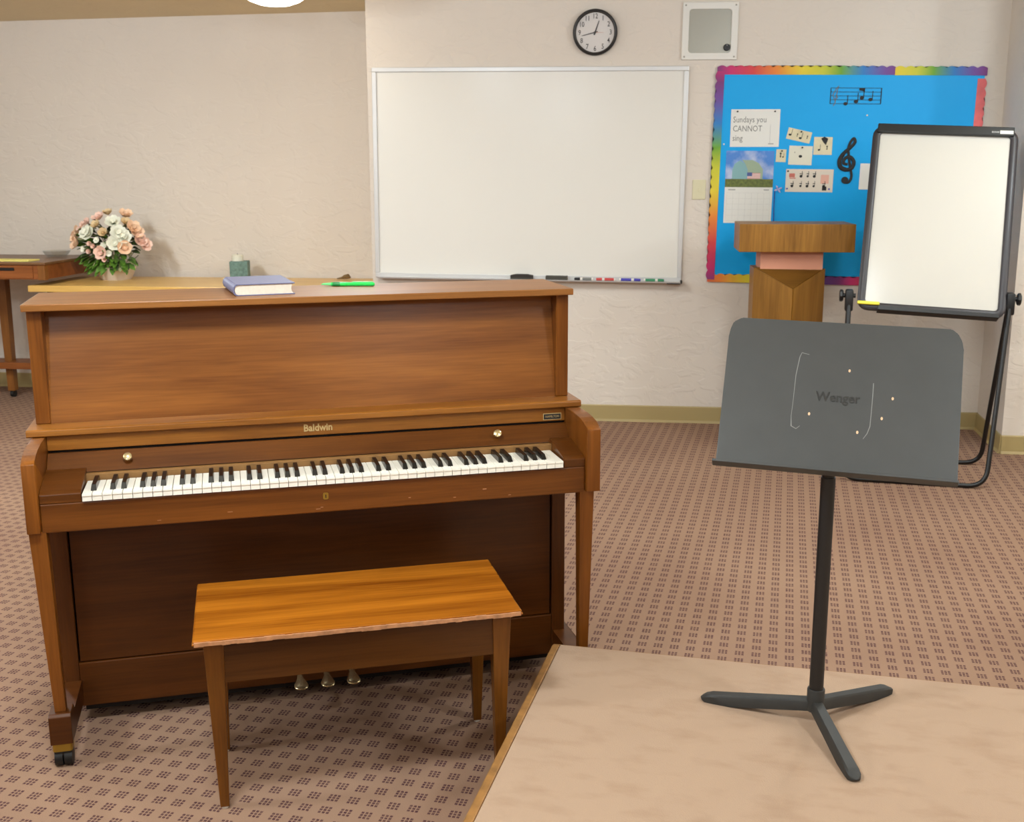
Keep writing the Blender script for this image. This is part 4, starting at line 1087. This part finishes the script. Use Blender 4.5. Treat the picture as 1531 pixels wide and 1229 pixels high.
# flowers
fl = thing('flower_arrangement', 'round bouquet of peach and white flowers in a cream bowl on the yellow table', 'flowers', (-3.495, 7.0, 0.800))
b = MB(); b.lathe([(0.0, 0.0), (0.092, 0.0), (0.100, 0.012), (0.128, 0.075), (0.132, 0.085), (0.124, 0.085), (0.10, 0.07), (0.0, 0.06)], n=32); b.build('bowl', M['pot'], fl, True)
def petal_flower(n_p, r, cup, mat, layers=2):
    b = MB(); bm = b.bm
    for L_ in range(layers):
        sc = 1-0.38*L_; tilt = cup+0.5*L_
        for k in range(n_p):
            a = 2*PI*(k+0.5*L_)/n_p
            grid = []
            for s in range(4):
                rr_ = r*sc*(0.08+0.92*s/3); wd = r*sc*(0.16, 0.42, 0.52, 0.20)[s]
                h = r*sc*(math.sin(tilt)*s/3 + 0.18*(s/3)**2)
                rad_ = rr_*math.cos(tilt)
                row = []
                for q_ in (-1, 0, 1):
                    x, y = rad_, q_*wd
                    row.append(bm.verts.new((x*math.cos(a)-y*math.sin(a), x*math.sin(a)+y*math.cos(a), h+(0.16*r if q_ else 0)*0.5)))
                grid.append(row)
            for s in range(3):
                for q_ in range(2): bm.faces.new((grid[s][q_], grid[s][q_+1], grid[s+1][q_+1], grid[s+1][q_]))
    bmesh.ops.create_icosphere(bm, subdivisions=1, radius=r*0.22, matrix=Matrix.Translation((0, 0, r*0.22)))
    return b.mesh('flower', mat, True, False)
FM = {'p': petal_flower(5, 0.054, 0.55, M['peach'], 3), 'k': petal_flower(5, 0.050, 0.5, M['pink'], 3), 'w': petal_flower(6, 0.053, 0.3, M['white_petal'], 2),
      'b': petal_flower(5, 0.026, 0.95, M['pink'], 2), 'c': petal_flower(6, 0.024, 0.5, M['white_petal'], 1), 's': petal_flower(5, 0.040, 0.7, plain('tan_petal', srgb(224, 196, 150), 0.6), 2)}
spots = [('s', 178, 327), ('k', 170, 333), ('w', 194, 338), ('p', 203, 330), ('s', 209, 339), ('p', 219, 346), ('p', 224, 352), ('p', 136, 358), ('p', 131, 353), ('k', 147, 345), ('k', 153, 341),
         ('w', 163, 353), ('w', 157, 351), ('w', 204, 351), ('w', 211, 357), ('w', 201, 365), ('p', 213, 371), ('b', 165, 376), ('k', 183, 377), ('b', 187, 386), ('b', 179, 383), ('c', 193, 378), ('c', 154, 373), ('b', 166, 366),
         ('k', 229, 362), ('s', 185, 352), ('c', 186, 368), ('k', 234, 368), ('s', 172, 342), ('c', 176, 361), ('p', 141, 366), ('b', 172, 369)]
DOME = Vector((0, -0.01, 0.17))
def dome_pt(px, py, r=1.0):
    x = (px-183)/219.0; z = 0.03+(411-py)/216.0
    dx, dz = x/0.26, (z-0.17)/0.24
    d2 = dx*dx+dz*dz
    y = -0.17*math.sqrt(max(0.0, 1-min(1, d2)))
    return Vector((x, y*r, z))
for k_, px_, py_ in spots:
    p = dome_pt(px_, py_)
    n_ = (p-DOME); n_.y -= 0.10; n_.normalize()
    e_ = n_.to_track_quat('Z', 'Y').to_euler(); e_.rotate_axis('Z', random.uniform(0, 6))
    place('flower', FM[k_], fl, p, e_)
def leaf_mesh(L_, wd, mat):
    b = MB(); bm = b.bm; rows = []
    for s in range(5):
        t = s/4; ww = wd*math.sin(PI*min(0.98, t*0.9+0.06))
        rows.append([bm.verts.new((-ww, t*L_, 0.15*ww-0.25*L_*t*t)), bm.verts.new((0, t*L_, -0.25*L_*t*t)), bm.verts.new((ww, t*L_, 0.15*ww-0.25*L_*t*t))])
    for s in range(4):
        for q_ in range(2): bm.faces.new((rows[s][q_], rows[s][q_+1], rows[s+1][q_+1], rows[s+1][q_]))
    return b.mesh('leaf', mat, True, False)
LM = [leaf_mesh(0.085, 0.020, M['leaf']), leaf_mesh(0.075, 0.018, M['leaf_dark']), leaf_mesh(0.07, 0.015, M['leaf_pale'])]
rl = random.Random(3)
for i in range(230):
    px_ = rl.uniform(142, 226); py_ = rl.uniform(338, 400)
    if ((px_-184)/46)**2+((py_-368)/38)**2 > 1: continue
    p = dome_pt(px_, py_, 0.72)*1.0
    low = (py_-340)/60
    k_ = 0 if rl.random() < 0.75*low+0.05 else (1 if rl.random() < 0.6 else 2)
    out_ = Vector((p.x*1.4, p.y*1.2-0.03, (p.z-0.18)*0.9-0.02)).normalized()
    q_ = out_.to_track_quat('Y', 'Z').to_euler(); q_.rotate_axis('Y', rl.uniform(-0.9, 0.9))
    place('leaf', LM[k_], fl, p*0.86+Vector((0, 0.0, 0.02)), q_)
b = MB()
for i in range(46):
    a = rl.uniform(0, 2*PI); r_ = rl.uniform(0.02, 0.2); zt = rl.uniform(0.12, 0.34)
    b.tube([(0.03*math.cos(a), 0.03*math.sin(a), 0.06), (r_*0.5*math.cos(a), r_*0.4*math.sin(a), zt*0.6), (r_*math.cos(a), r_*0.6*math.sin(a)-0.02, zt)], 0.0022, 5)
b.build('stems', M['leaf_dark'], fl)['kind'] = 'stuff'

# ================================================================== ceiling lamp in view
lamp = thing('ceiling_lamp', 'glowing white glass dome lamp on the ceiling, top of the picture', 'lamp', (-2.03, 6.10, CEIL))
b = MB(); b.lathe([(0.0, 0.0), (0.12, 0.0), (0.125, -0.012), (0.115, -0.020), (0.0, -0.020)], n=32); b.build('lamp_base', M['brass'], lamp, True)
b = MB(); b.lathe([(0.112, -0.016), (0.155, -0.030), (0.172, -0.050), (0.165, -0.072), (0.135, -0.094), (0.085, -0.112), (0.035, -0.119), (0.0, -0.120)], n=40); b.build('glass_dome', M['lamp_glass'], lamp, True)
